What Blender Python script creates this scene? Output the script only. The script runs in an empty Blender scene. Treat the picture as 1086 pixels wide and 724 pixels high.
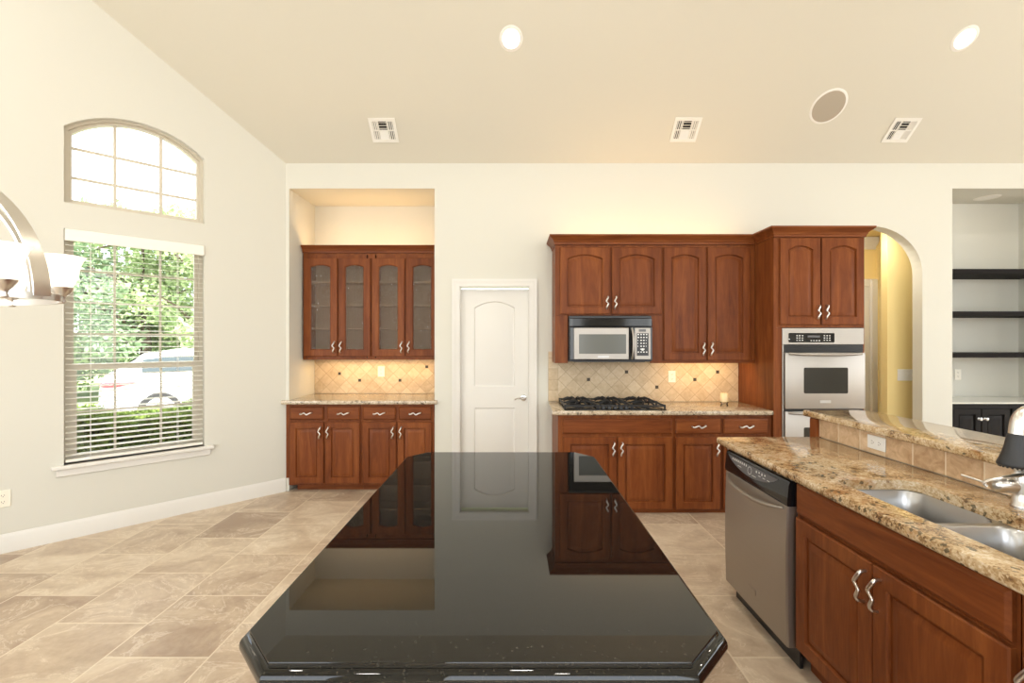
import bpy, bmesh, math, random
from mathutils import Vector, Matrix
R = math.radians
PI = math.pi
rng = random.Random(7)
scene = bpy.context.scene
COL = scene.collection
F = 483.0            # focal length in pixels of the 1086x724 frame
H = 1.5              # camera height
YW = 4.57            # plane of the back wall

# ---------------------------------------------------------------- camera, world, sun, added daylight panels, exposure
cd = bpy.data.cameras.new('camera')
cd.sensor_width = 36.0
cd.lens = 36.0 * F / 1086.0
cd.clip_start = 0.05
cam = bpy.data.objects.new('camera', cd)
cam.location = (0, 0, H)
cam.rotation_euler = (R(90), 0, 0)
COL.objects.link(cam)
scene.camera = cam
vs = scene.view_settings
vs.view_transform = 'Standard'
vs.look = 'None'
vs.gamma = 1.0
vs.use_curve_mapping = False
vs.exposure = -0.29

world = bpy.data.worlds.new('world')
scene.world = world
world.use_nodes = True
wn = world.node_tree
for n in list(wn.nodes):
    wn.nodes.remove(n)
w_out = wn.nodes.new('ShaderNodeOutputWorld')
w_bg = wn.nodes.new('ShaderNodeBackground')
w_sky = wn.nodes.new('ShaderNodeTexSky')
w_sky.sky_type = 'NISHITA'
w_sky.sun_disc = False
w_sky.sun_elevation = R(60)
w_sky.sun_rotation = R(120)
w_mix = wn.nodes.new('ShaderNodeMixRGB')
w_mix.inputs[0].default_value = 0.8
w_mix.inputs[2].default_value = (4.2, 4.4, 4.6, 1)
w_bg.inputs[1].default_value = 1.1
wn.links.new(w_sky.outputs[0], w_mix.inputs[1])
wn.links.new(w_mix.outputs[0], w_bg.inputs[0])
wn.links.new(w_bg.outputs[0], w_out.inputs[0])

def light(name, kind, loc, energy, color=(1, 1, 1), direction=None, size=None, size_y=None, shape=None):
    ld = bpy.data.lights.new(name, kind)
    ld.energy = energy
    ld.color = color
    if kind == 'AREA':
        ld.shape = shape or ('RECTANGLE' if size_y else 'SQUARE')
        ld.size = size
        if size_y:
            ld.size_y = size_y
    elif size is not None and kind == 'SPOT':
        ld.shadow_soft_size = size
    elif size is not None and kind == 'POINT':
        ld.shadow_soft_size = size
    lo = bpy.data.objects.new(name, ld)
    lo.location = loc
    if direction is not None:
        lo.rotation_euler = Vector(direction).to_track_quat('-Z', 'Y').to_euler()
    COL.objects.link(lo)
    return lo

sun = light('sun', 'SUN', (0, 0, 20), 30.0, (1, 0.96, 0.88), (-0.30, 0.18, -0.93))
sun.data.angle = R(1.0)
# area lights added as daylight from assumed, unseen windows behind and to the right
DAY = (1.0, 0.98, 0.955)
for wx in (-3.2, 0.6, 4.4):
    light('rear_daylight_fill', 'AREA', (wx, -3.96, 2.0), 29, DAY, (0, 1, 0), 2.6, 2.9)
for wy in (-1.6, 1.9):
    light('side_daylight_fill', 'AREA', (8.46, wy, 1.9), 38, DAY, (-1, 0, 0), 2.4, 2.6)

light('nook_daylight_fill', 'AREA', (-4.51, -0.6, 1.5), 64, DAY, (1, 0, 0), 2.6, 2.4)  # unseen area light added to brighten the peninsula fronts
# overhead area lights without fixtures, added under the unseen flat ceiling to brighten the floor
for lx_ in (-3.2, 0.5, 4.6):
    for ly_ in (-2.0, 1.6):
        light('overhead_fill', 'AREA', (lx_, ly_, 4.97), 38, (1.0, 0.95, 0.88), (0, 0, -1), 0.3, shape='DISK')

# ---------------------------------------------------------------- object helpers
def tag(o, label=None, cat=None, group=None, kind=None):
    if label: o['label'] = label
    if cat: o['category'] = cat
    if group: o['group'] = group
    if kind: o['kind'] = kind
    return o

def thing(name, label, cat, loc=(0, 0, 0), rz=0.0, group=None):
    o = bpy.data.objects.new(name, None)
    o.empty_display_size = 0.05
    o.location = loc
    o.rotation_euler = (0, 0, rz)
    COL.objects.link(o)
    return tag(o, label, cat, group)

def link(name, me, parent=None, loc=(0, 0, 0), rot=None):
    o = bpy.data.objects.new(name, me)
    COL.objects.link(o)
    o.location = loc
    if rot is not None:
        o.rotation_euler = rot
    if parent is not None:
        o.parent = parent
    return o

def finish(bm, m, smooth=35):
    bmesh.ops.recalc_face_normals(bm, faces=bm.faces[:])
    me = bpy.data.meshes.new('mesh')
    bm.to_mesh(me)
    bm.free()
    for mm in (m if isinstance(m, (list, tuple)) else [m]):
        me.materials.append(mm)
    if smooth:
        me.polygons.foreach_set('use_smooth', [True] * len(me.polygons))
        me.set_sharp_from_angle(angle=R(smooth))
    return me

def obj(name, bm, m, parent=None, loc=(0, 0, 0), rot=None, smooth=35):
    return link(name, finish(bm, m, smooth), parent, loc, rot)

def struct(name, bm, m, smooth=35):
    return tag(obj(name, bm, m, None, smooth=smooth), kind='structure')

def B():
    return bmesh.new()

def face(bm, vs_, mi=0):
    try:
        f = bm.faces.new(vs_)
        f.material_index = mi
        return f
    except ValueError:
        return None

def box(bm, x0, x1, y0, y1, z0, z1, bev=0.0, mi=0, seg=1, M=None):
    c = [(x0, y0, z0), (x1, y0, z0), (x1, y1, z0), (x0, y1, z0), (x0, y0, z1), (x1, y0, z1), (x1, y1, z1), (x0, y1, z1)]
    t = bmesh.new()
    v = [t.verts.new(p) for p in c]
    for q in ((0, 3, 2, 1), (4, 5, 6, 7), (0, 1, 5, 4), (1, 2, 6, 5), (2, 3, 7, 6), (3, 0, 4, 7)):
        t.faces.new([v[i] for i in q])
    if bev > 0:
        bmesh.ops.bevel(t, geom=t.edges[:] + t.verts[:], offset=bev, segments=seg, profile=0.5, affect='EDGES')
    mp = {}
    for a in t.verts:
        p = M @ a.co if M is not None else a.co
        mp[a] = bm.verts.new(p)
    for f in t.faces:
        face(bm, [mp[a] for a in f.verts], mi)
    t.free()

def loops(bm, ls, close=True, cap0=False, cap1=False, mi=0):
    vv = [[bm.verts.new(p) for p in l] for l in ls]
    n = len(vv[0])
    for a, b in zip(vv, vv[1:]):
        for i in range(n if close else n - 1):
            j = (i + 1) % n
            face(bm, [a[i], a[j], b[j], b[i]], mi)
    if cap0: face(bm, vv[0][::-1], mi)
    if cap1: face(bm, vv[-1], mi)
    return vv

def tube(bm, pts, r, n=10, mi=0, cap=True, flat=1.0):
    pts = [Vector(p) for p in pts]
    rs = r if isinstance(r, (list, tuple)) else [r] * len(pts)
    ring = []
    t0 = (pts[1] - pts[0]).normalized()
    up = Vector((0, 0, 1)) if abs(t0.z) < 0.9 else Vector((1, 0, 0))
    nrm = (up - t0 * up.dot(t0)).normalized()
    for i, p in enumerate(pts):
        a = pts[max(i - 1, 0)]
        b = pts[min(i + 1, len(pts) - 1)]
        t = (b - a).normalized()
        nrm = (nrm - t * nrm.dot(t)).normalized()
        bn = t.cross(nrm)
        ring.append([p + nrm * math.cos(2 * PI * k / n) * rs[i] * flat + bn * math.sin(2 * PI * k / n) * rs[i] for k in range(n)])
    loops(bm, ring, True, cap, cap, mi)

def spline(pts, k=5):
    pts = [Vector(p) for p in pts]
    out = []
    for i in range(len(pts) - 1):
        p0 = pts[max(i - 1, 0)]; p1 = pts[i]; p2 = pts[i + 1]; p3 = pts[min(i + 2, len(pts) - 1)]
        for j in range(k):
            t = j / k
            out.append(0.5 * ((2 * p1) + (p2 - p0) * t + (2 * p0 - 5 * p1 + 4 * p2 - p3) * t * t + (3 * p1 - p0 - 3 * p2 + p3) * t ** 3))
    out.append(pts[-1])
    return out

def lathe(bm, prof, n=24, c=(0, 0, 0), mi=0, cap0=False, cap1=False, M=None):
    ls = []
    for r, z in prof:
        l = [Vector((c[0] + r * math.cos(2 * PI * k / n), c[1] + r * math.sin(2 * PI * k / n), c[2] + z)) for k in range(n)]
        if M is not None:
            l = [M @ p for p in l]
        ls.append(l)
    loops(bm, ls, True, cap0, cap1, mi)

def inset_poly(pts, d):
    """offset a counter-clockwise outline inwards by d (mitred)"""
    n = len(pts)
    out = []
    for i in range(n):
        a = Vector(pts[i - 1]); b = Vector(pts[i]); c = Vector(pts[(i + 1) % n])
        e1 = (b - a).normalized(); e2 = (c - b).normalized()
        n1 = Vector((-e1.y, e1.x)); n2 = Vector((-e2.y, e2.x))
        m = n1 + n2
        m = m / max(m.dot(n1), 0.3)
        out.append((b.x + m.x * d, b.y + m.y * d))
    return out

def slab(bm, outline, prof, holes=(), mi=0):
    """worktop: prof is a list of (inset, z) from the top edge round to the underside"""
    rings = [[(x, y, z) for x, y in inset_poly(outline, d)] for d, z in prof]
    vv = loops(bm, rings, True, False, False, mi)
    for k, zz in ((0, prof[0][1]), (-1, prof[-1][1])):
        edges = []
        rv = vv[k]
        for i in range(len(rv)):
            e = bm.edges.get((rv[i], rv[(i + 1) % len(rv)]))
            edges.append(e)
        hv = []
        for h in holes:
            hl = [bm.verts.new((x, y, zz)) for x, y in h]
            hv.append(hl)
            for i in range(len(hl)):
                edges.append(bm.edges.new((hl[i], hl[(i + 1) % len(hl)])))
        if holes:
            bmesh.ops.triangle_fill(bm, use_beauty=True, use_dissolve=False, edges=edges, normal=(0, 0, 1))
        else:
            face(bm, rv if k == 0 else rv[::-1], mi)
        if k == 0:
            top = hv
        else:
            for a, b in zip(top, hv):
                for i in range(len(a)):
                    j = (i + 1) % len(a)
                    face(bm, [a[i], a[j], b[j], b[i]], mi)

def sweep(bm, path, prof, mi=0, side=1.0, caps=True):
    """mitred moulding: prof = (outward, z) along an XY path; outward is to the right of travel for side=1"""
    ls = []
    n = len(path)
    for i in range(n):
        b = Vector(path[i])
        e1 = (b - Vector(path[i - 1])).normalized() if i > 0 else (Vector(path[1]) - b).normalized()
        e2 = (Vector(path[i + 1]) - b).normalized() if i < n - 1 else e1
        n1 = Vector((e1.y, -e1.x)) * side; n2 = Vector((e2.y, -e2.x)) * side
        m = (n1 + n2); m = m / max(m.dot(n1), 0.2)
        ls.append([(b.x + m.x * o, b.y + m.y * o, z) for o, z in prof])
    loops(bm, ls, True, caps, caps, mi)

def prism(bm, poly, M, d, mi=0):
    """extrude a polygon given in (u, v) through M (u, v, w) by w = 0..d"""
    a = [bm.verts.new(M @ Vector((u, v, 0))) for u, v in poly]
    b = [bm.verts.new(M @ Vector((u, v, d))) for u, v in poly]
    face(bm, a[::-1], mi); face(bm, b, mi)
    n = len(poly)
    for i in range(n):
        j = (i + 1) % n
        face(bm, [a[i], a[j], b[j], b[i]], mi)

def frame_M(origin, u, v):
    u = Vector(u).normalized(); v = Vector(v).normalized(); w = u.cross(v)
    return Matrix(((u.x, v.x, w.x, origin[0]), (u.y, v.y, w.y, origin[1]), (u.z, v.z, w.z, origin[2]), (0, 0, 0, 1)))

def rrect(x0, x1, y0, y1, r, k=5):
    p = []
    for cx, cy, a0 in ((x1 - r, y0 + r, -90), (x1 - r, y1 - r, 0), (x0 + r, y1 - r, 90), (x0 + r, y0 + r, 180)):
        for i in range(k + 1):
            a = R(a0 + 90 * i / k)
            p.append((cx + r * math.cos(a), cy + r * math.sin(a)))
    return p

# ---------------------------------------------------------------- materials
class NT:
    def __init__(s, name):
        s.m = bpy.data.materials.new(name)
        s.m.use_nodes = True
        s.t = s.m.node_tree
        for n in list(s.t.nodes):
            s.t.nodes.remove(n)
        s.out = s.n('ShaderNodeOutputMaterial')
    def n(s, kind, ins=None, **props):
        nd = s.t.nodes.new(kind)
        for k, v in props.items():
            setattr(nd, k, v)
        for k, v in (ins or {}).items():
            s.put(nd.inputs[k], v)
        return nd
    def put(s, sock, v):
        if isinstance(v, bpy.types.NodeSocket):
            s.t.links.new(v, sock)
        elif isinstance(v, bpy.types.Node):
            s.t.links.new(v.outputs[0], sock)
        else:
            if isinstance(v, (tuple, list)) and len(v) == 3 and sock.type == 'RGBA':
                v = (*v, 1)
            sock.default_value = v
    def math(s, op, a, b=0.0, c=None):
        ins = {0: a, 1: b}
        if c is not None: ins[2] = c
        return s.n('ShaderNodeMath', ins, operation=op).outputs[0]
    def mix(s, f, a, b, blend='MIX'):
        return s.n('ShaderNodeMixRGB', {0: f, 1: a, 2: b}, blend_type=blend).outputs[0]
    def ramp(s, f, stops, interp='LINEAR'):
        nd = s.n('ShaderNodeValToRGB', {0: f})
        cr = nd.color_ramp
        cr.interpolation = interp
        while len(cr.elements) < len(stops):
            cr.elements.new(0.5)
        for e, (p, c) in zip(cr.elements, stops):
            e.position = p
            e.color = (*c, 1) if len(c) == 3 else c
        return nd.outputs[0]
    def coord(s, which='Object', scale=None, loc=None):
        c = s.n('ShaderNodeTexCoord').outputs[which]
        if scale or loc:
            c = s.n('ShaderNodeMapping', {0: c, 1: loc or (0, 0, 0), 3: scale or (1, 1, 1)}).outputs[0]
        return c
    def noise(s, vec, scale, detail=4, rough=0.55, dist=0.0):
        return s.n('ShaderNodeTexNoise', {'Vector': vec, 'Scale': scale, 'Detail': detail, 'Roughness': rough, 'Distortion': dist})
    def bump(s, h, strength=0.2, dist=0.01):
        return s.n('ShaderNodeBump', {'Height': h, 'Strength': strength, 'Distance': dist}).outputs[0]
    def bsdf(s, **ins):
        nd = s.n('ShaderNodeBsdfPrincipled', {k.replace('_', ' '): v for k, v in ins.items()})
        s.t.links.new(nd.outputs[0], s.out.inputs[0])
        return s.m

def plain(name, col, rough=0.5, metal=0.0, spec=0.5, coat=0.0):
    t = NT(name)
    return t.bsdf(Base_Color=col, Roughness=rough, Metallic=metal, Specular_IOR_Level=spec, Coat_Weight=coat, Coat_Roughness=0.15)

def paint(name, col, rough=0.6, bump=0.08):
    t = NT(name)
    c = t.coord()
    nz = t.noise(c, 140, 2)
    return t.bsdf(Base_Color=col, Roughness=rough, Specular_IOR_Level=0.25, Normal=t.bump(nz.outputs[0], bump, 0.002))

def wood(name, axis, dark, mid, light_, rough=0.38):
    t = NT(name)
    c = t.coord()
    rnd = t.n('ShaderNodeObjectInfo').outputs['Random']
    off = t.n('ShaderNodeCombineXYZ', {0: t.math('MULTIPLY', rnd, 7.3), 1: t.math('MULTIPLY', rnd, 3.1), 2: t.math('MULTIPLY', rnd, 11.7)})
    v = t.n('ShaderNodeVectorMath', {0: c, 1: off.outputs[0]}, operation='ADD').outputs[0]
    sc = {'z': (14, 14, 1.3), 'x': (1.3, 14, 14), 'y': (14, 1.3, 14)}[axis]
    v2 = t.n('ShaderNodeMapping', {0: v, 3: sc}).outputs[0]
    n1 = t.noise(v2, 1.0, 5, 0.6, 1.0).outputs[0]
    n2 = t.noise(t.n('ShaderNodeMapping', {0: v, 3: tuple(q * 9 for q in sc)}).outputs[0], 1.0, 3, 0.6).outputs[0]
    f = t.math('ADD', t.math('MULTIPLY', n1, 0.75), t.math('MULTIPLY', n2, 0.25))
    f = t.math('ADD', f, t.math('MULTIPLY', t.math('SUBTRACT', rnd, 0.5), 0.10))
    colr = t.ramp(f, [(0.28, dark), (0.5, mid), (0.72, light_)])
    return t.bsdf(Base_Color=colr, Roughness=rough, Specular_IOR_Level=0.14, Coat_Weight=0.03, Coat_Roughness=0.2,
                  Normal=t.bump(n2, 0.05, 0.002))

M = {}
M['wall'] = paint('wall_paint', (0.655, 0.640, 0.568))
M['ceiling'] = paint('ceiling_paint', (0.65, 0.612, 0.512))
M['white_trim'] = plain('white_trim_paint', (0.74, 0.72, 0.67), 0.35)
M['door_paint'] = plain('door_paint', (0.72, 0.70, 0.65), 0.4)
M['yellow'] = paint('yellow_wall_paint', (0.84, 0.67, 0.31))
M['window_frame'] = plain('window_vinyl', (0.60, 0.545, 0.44), 0.4)
M['blind'] = plain('blind_slat', (0.86, 0.83, 0.75), 0.4)
DK, MD, LT = (0.100, 0.026, 0.0080), (0.180, 0.050, 0.0135), (0.265, 0.085, 0.023)
M['wood'] = wood('cherry_wood', 'z', DK, MD, LT)
M['wood_h'] = wood('cherry_wood_horizontal', 'x', DK, MD, LT)
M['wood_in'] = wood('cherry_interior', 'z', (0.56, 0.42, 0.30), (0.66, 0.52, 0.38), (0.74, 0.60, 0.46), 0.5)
M['black_wood'] = plain('black_painted_wood', (0.012, 0.010, 0.009), 0.55, 0, 0.15)
M['shelf_black'] = plain('black_shelf', (0.011, 0.009, 0.008), 0.65, 0, 0.1)
M['nickel'] = plain('brushed_nickel', (0.72, 0.70, 0.67), 0.28, 1.0)
M['chrome'] = plain('satin_chrome', (0.70, 0.69, 0.67), 0.22, 1.0)
M['black_plastic'] = plain('black_plastic', (0.012, 0.012, 0.013), 0.3)
M['black_gloss'] = plain('black_gloss', (0.008, 0.008, 0.009), 0.08)
M['grey_plastic'] = plain('grey_plastic', (0.10, 0.10, 0.105), 0.35)
M['dark_void'] = plain('dark_void', (0.02, 0.016, 0.013), 0.9)
M['iron'] = plain('cast_iron', (0.014, 0.014, 0.015), 0.5)
M['plate'] = plain('ivory_plate', (0.85, 0.80, 0.68), 0.35)
M['plate_w'] = plain('white_plate', (0.85, 0.84, 0.80), 0.35)
M['slot'] = plain('socket_slot', (0.12, 0.10, 0.08), 0.5)
M['white_print'] = plain('control_print', (0.72, 0.72, 0.70), 0.5)
M['rubber'] = plain('black_rubber', (0.02, 0.02, 0.021), 0.5)
M['candle'] = plain('candle_wax', (0.86, 0.68, 0.40), 0.5)
M['grille'] = plain('speaker_grille', (0.42, 0.36, 0.28), 0.8)
M['vent_white'] = plain('vent_enamel', (0.82, 0.79, 0.72), 0.4)
M['accent'] = plain('dark_accent_tile', (0.06, 0.042, 0.026), 0.35, 0.3)
M['alcove_top'] = plain('pale_countertop', (0.75, 0.74, 0.68), 0.12)

def steel(name, axis, col=(0.41, 0.38, 0.345), rough=0.45):
    t = NT(name)
    sc = {'x': (2, 400, 400), 'z': (400, 400, 2)}[axis]
    nz = t.noise(t.n('ShaderNodeMapping', {0: t.coord(), 3: sc}).outputs[0], 1.0, 2).outputs[0]
    c = t.mix(nz, tuple(k * 0.93 for k in col), tuple(min(1, k * 1.07) for k in col))
    return t.bsdf(Base_Color=c, Metallic=1.0, Roughness=t.math('ADD', t.math('MULTIPLY', nz, 0.1), rough - 0.05), Normal=t.bump(nz, 0.03, 0.001))
M['steel'] = steel('brushed_steel', 'x')
M['sink_steel'] = plain('sink_steel', (0.52, 0.52, 0.52), 0.30, 1.0)

def glass(name, tint=(0.96, 0.97, 0.96), rough=0.0, bump=None, refl=1.0):
    t = NT(name)
    fr = t.n('ShaderNodeFresnel', {'IOR': 1.5})
    gl = t.n('ShaderNodeBsdfGlossy', {'Color': (1, 1, 1), 'Roughness': rough})
    tr = t.n('ShaderNodeBsdfTransparent', {'Color': tint})
    if bump:      # rain glass: beads and streaks that break up the reflection
        nz = t.noise(t.coord('Object', (1, 1, 0.6)), bump, 3, 0.6, 0.8).outputs[0]
        b = t.bump(t.ramp(nz, [(0.35, (0, 0, 0)), (0.65, (1, 1, 1))]), 1.0, 0.006)
        t.put(gl.inputs['Normal'], b)
        t.put(fr.inputs['Normal'], b)
    mx = t.n('ShaderNodeMixShader', {0: t.math('MULTIPLY', fr.outputs[0], refl), 1: tr.outputs[0], 2: gl.outputs[0]})
    fin = mx
    if bump:      # the textured face scatters some light
        df = t.n('ShaderNodeBsdfDiffuse', {'Color': (0.62, 0.54, 0.45)})
        fin = t.n('ShaderNodeMixShader', {0: 0.06, 1: mx.outputs[0], 2: df.outputs[0]})
    t.t.links.new(fin.outputs[0], t.out.inputs[0])
    return t.m
M['pane'] = glass('window_glass')
M['seeded'] = glass('seeded_glass', (0.90, 0.88, 0.85), 0.05, 85, 0.75)
M['clear'] = glass('clear_glass', (0.92, 0.92, 0.90))
M['oven_glass'] = plain('dark_oven_glass', (0.03, 0.028, 0.024), 0.08)
M['micro_glass'] = plain('microwave_window', (0.13, 0.135, 0.125), 0.15)

def emit(name, col, s):
    t = NT(name)
    e = t.n('ShaderNodeEmission', {0: col, 1: s})
    t.t.links.new(e.outputs[0], t.out.inputs[0])
    return t.m
M['lamp'] = emit('lamp_lens', (1, 0.93, 0.80), 6.0)
M['lamp_off'] = plain('frosted_lens', (0.85, 0.83, 0.78), 0.4)
t = NT('frosted_shade')
e_ = t.n('ShaderNodeEmission', {0: (1.0, 0.93, 0.80), 1: 0.9})
d_ = t.n('ShaderNodeBsdfDiffuse', {0: (0.9, 0.86, 0.78)})
a_ = t.n('ShaderNodeAddShader', {0: e_.outputs[0], 1: d_.outputs[0]})
t.t.links.new(a_.outputs[0], t.out.inputs[0])
M['shade'] = t.m

def granite(name, stops, seed, base_scale=1.0, blotch=0.5):
    t = NT(name)
    c = t.coord('Object', None, (seed, seed * 0.7, seed * 1.3))
    big = t.noise(c, 4.5 * base_scale, 6, 0.62, 1.2).outputs[0]
    mid = t.noise(c, 28 * base_scale, 5, 0.7, 0.5).outputs[0]
    vor = t.n('ShaderNodeTexVoronoi', {'Vector': c, 'Scale': 150 * base_scale})
    vs_ = t.n('ShaderNodeSeparateColor', {0: vor.outputs['Color']}).outputs[0]
    f = t.math('ADD', t.math('MULTIPLY', big, blotch), t.math('ADD', t.math('MULTIPLY', mid, 0.5), t.math('MULTIPLY', t.math('SUBTRACT', vs_, 0.5), 0.20)))
    f = t.math('ADD', f, 0.25 - blotch * 0.5)
    colr = t.ramp(f, stops)
    pn = t.noise(c, 7.0 * base_scale, 5, 0.6, 1.5).outputs[0]
    pm = t.ramp(pn, [(0.56, (0, 0, 0)), (0.68, (1, 1, 1))])
    if blotch > 0.6:
        colr = t.mix(t.math('MULTIPLY', pm, 0.55), colr, (0.36, 0.17, 0.06))
    dark = t.n('ShaderNodeTexVoronoi', {'Vector': c, 'Scale': 75 * base_scale})
    dcol = t.n('ShaderNodeSeparateColor', {0: dark.outputs['Color']}).outputs[1]
    dn = t.noise(c, 9 * base_scale, 3).outputs[0]
    dm = t.math('GREATER_THAN', t.math('ADD', dcol, t.math('MULTIPLY', t.math('SUBTRACT', dn, 0.5), 1.0)), 0.97)
    colr = t.mix(t.math('MULTIPLY', dm, 0.75), colr, (0.06, 0.055, 0.035))
    return t.bsdf(Base_Color=colr, Roughness=0.07, Specular_IOR_Level=0.6)
GST = [(0.28, (0.08, 0.048, 0.026)), (0.37, (0.27, 0.16, 0.072)), (0.47, (0.45, 0.31, 0.16)), (0.58, (0.58, 0.44, 0.27)), (0.72, (0.70, 0.60, 0.45))]
M['granite'] = granite('gold_granite', GST, 3.0, 1.0, 0.85)
M['granite_pale'] = granite('pale_granite', [(0.30, (0.10, 0.07, 0.05)), (0.40, (0.32, 0.24, 0.16)), (0.5, (0.50, 0.40, 0.28)), (0.6, (0.60, 0.50, 0.36)), (0.72, (0.7, 0.62, 0.5))], 9.0)

t = NT('black_granite')
c = t.coord()
vor = t.n('ShaderNodeTexVoronoi', {'Vector': c, 'Scale': 330})
vr = t.n('ShaderNodeSeparateColor', {0: vor.outputs['Color']}).outputs[0]
colr = t.ramp(vr, [(0.0, (0.004, 0.004, 0.004)), (0.80, (0.006, 0.006, 0.0055)), (0.96, (0.014, 0.013, 0.010)), (1.0, (0.035, 0.032, 0.025))])
M['black_granite'] = t.bsdf(Base_Color=colr, Roughness=0.02, Specular_IOR_Level=0.5)

def cellular(t, u, v, grout):
    fu = t.math('FRACT', u); fv = t.math('FRACT', v)
    cu = t.math('FLOOR', u); cv = t.math('FLOOR', v)
    du = t.math('MINIMUM', fu, t.math('SUBTRACT', 1.0, fu))
    dv = t.math('MINIMUM', fv, t.math('SUBTRACT', 1.0, fv))
    d = t.math('MINIMUM', du, dv)
    wnz = t.n('ShaderNodeTexWhiteNoise', {'Vector': t.n('ShaderNodeCombineXYZ', {0: cu, 1: cv}).outputs[0]}, noise_dimensions='3D')
    return du, dv, d, wnz.outputs['Value'], wnz.outputs['Color']

def backsplash_mat(name, x0, z0, D=0.152, border=None):
    t = NT(name)
    c = t.coord()
    xyz = t.n('ShaderNodeSeparateXYZ', {0: c})
    dx = t.math('SUBTRACT', xyz.outputs[0], x0)
    dz = t.math('SUBTRACT', xyz.outputs[2], z0)
    u = t.math('DIVIDE', t.math('ADD', dx, dz), D)
    v = t.math('DIVIDE', t.math('SUBTRACT', dx, dz), D)
    if border is not None:
        bu = t.math('DIVIDE', t.math('SUBTRACT', xyz.outputs[0], border), 0.1)
        bv = t.math('DIVIDE', dz, 0.108)
        sel = t.math('LESS_THAN', xyz.outputs[0], border)
        u = t.math('ADD', t.math('MULTIPLY', sel, bu), t.math('MULTIPLY', t.math('SUBTRACT', 1.0, sel), u))
        v = t.math('ADD', t.math('MULTIPLY', sel, bv), t.math('MULTIPLY', t.math('SUBTRACT', 1.0, sel), v))
    du, dv, d, val, colw = cellular(t, u, v, 0.02)
    nz = t.noise(c, 22, 6, 0.65, 0.6).outputs[0]
    f = t.math('ADD', t.math('MULTIPLY', val, 0.25), t.math('MULTIPLY', nz, 0.75))
    colr = t.ramp(f, [(0.2, (0.45, 0.33, 0.20)), (0.5, (0.60, 0.47, 0.31)), (0.8, (0.72, 0.60, 0.43))])
    g = t.ramp(d, [(0.012, (1, 1, 1)), (0.022, (0, 0, 0))])
    colr = t.mix(g, colr, (0.40, 0.29, 0.18))
    h = t.math('MINIMUM', t.math('MULTIPLY', d, 12.0), 1.0)
    return t.bsdf(Base_Color=colr, Roughness=0.45, Specular_IOR_Level=0.35, Normal=t.bump(h, 0.35, 0.003))

# floor: 20 inch travertine in half-offset columns that run away from the camera
t = NT('travertine_floor')
c = t.coord()
xyz = t.n('ShaderNodeSeparateXYZ', {0: c})
u = t.math('DIVIDE', t.math('ADD', xyz.outputs[0], 1.44), 0.497)
cu = t.math('FLOOR', u)
par = t.math('FLOORED_MODULO', cu, 2.0)
v = t.math('DIVIDE', t.math('SUBTRACT', xyz.outputs[1], 2.69), 0.527)
v = t.math('ADD', v, t.math('MULTIPLY', t.math('SUBTRACT', 1.0, par), 0.5))
du, dv, d, val, colw = cellular(t, u, v, 0.01)
off = t.n('ShaderNodeVectorMath', {0: colw, 1: (9, 9, 9)}, operation='MULTIPLY').outputs[0]
cc = t.n('ShaderNodeVectorMath', {0: c, 1: off}, operation='ADD').outputs[0]
cs = t.n('ShaderNodeMapping', {0: cc, 3: (1.1, 1.5, 1.0)}).outputs[0]
n1 = t.noise(cs, 2.4, 7, 0.62, 0.7).outputs[0]
n2 = t.noise(cc, 26, 4, 0.6).outputs[0]
f = t.math('ADD', t.math('MULTIPLY', n1, 0.62), t.math('ADD', t.math('MULTIPLY', n2, 0.17), t.math('MULTIPLY', val, 0.21)))
colr = t.ramp(f, [(0.32, (0.36, 0.262, 0.185)), (0.45, (0.49, 0.382, 0.275)), (0.55, (0.59, 0.48, 0.352)), (0.68, (0.70, 0.60, 0.465))])
veins = t.noise(cs, 2.4, 8, 0.66, 1.0).outputs[0]
vm = t.ramp(t.math('ABSOLUTE', t.math('SUBTRACT', veins, 0.53)), [(0.0, (1, 1, 1)), (0.018, (0, 0, 0))])
colr = t.mix(t.math('MULTIPLY', vm, 0.42), colr, (0.82, 0.73, 0.60))
g = t.ramp(d, [(0.0055, (1, 1, 1)), (0.0095, (0, 0, 0))])
colr = t.mix(t.math('MULTIPLY', g, 0.85), colr, (0.74, 0.64, 0.49))
M['floor'] = t.bsdf(Base_Color=colr, Roughness=0.34, Specular_IOR_Level=0.35, Normal=t.bump(t.math('MINIMUM', t.math('MULTIPLY', d, 40.0), 1.0), 0.2, 0.002))

# tile on the raised bar: squares along Y
t = NT('bar_tile')
c = t.coord()
xyz = t.n('ShaderNodeSeparateXYZ', {0: c})
u = t.math('DIVIDE', t.math('SUBTRACT', xyz.outputs[1], 2.80), 0.163)
v = t.math('DIVIDE', t.math('SUBTRACT', xyz.outputs[2], 0.895), 0.163)
du, dv, d, val, colw = cellular(t, u, v, 0.02)
nz = t.noise(c, 16, 6, 0.65, 0.8).outputs[0]
f = t.math('ADD', t.math('MULTIPLY', val, 0.25), t.math('MULTIPLY', nz, 0.75))
colr = t.ramp(f, [(0.3, (0.42, 0.26, 0.14)), (0.48, (0.62, 0.43, 0.26)), (0.68, (0.78, 0.60, 0.41))])
g = t.ramp(d, [(0.012, (1, 1, 1)), (0.022, (0, 0, 0))])
colr = t.mix(g, colr, (0.78, 0.66, 0.48))
M['bar_tile'] = t.bsdf(Base_Color=colr, Roughness=0.4, Specular_IOR_Level=0.35, Normal=t.bump(t.math('MINIMUM', t.math('MULTIPLY', d, 12.0), 1.0), 0.3, 0.003))

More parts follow.
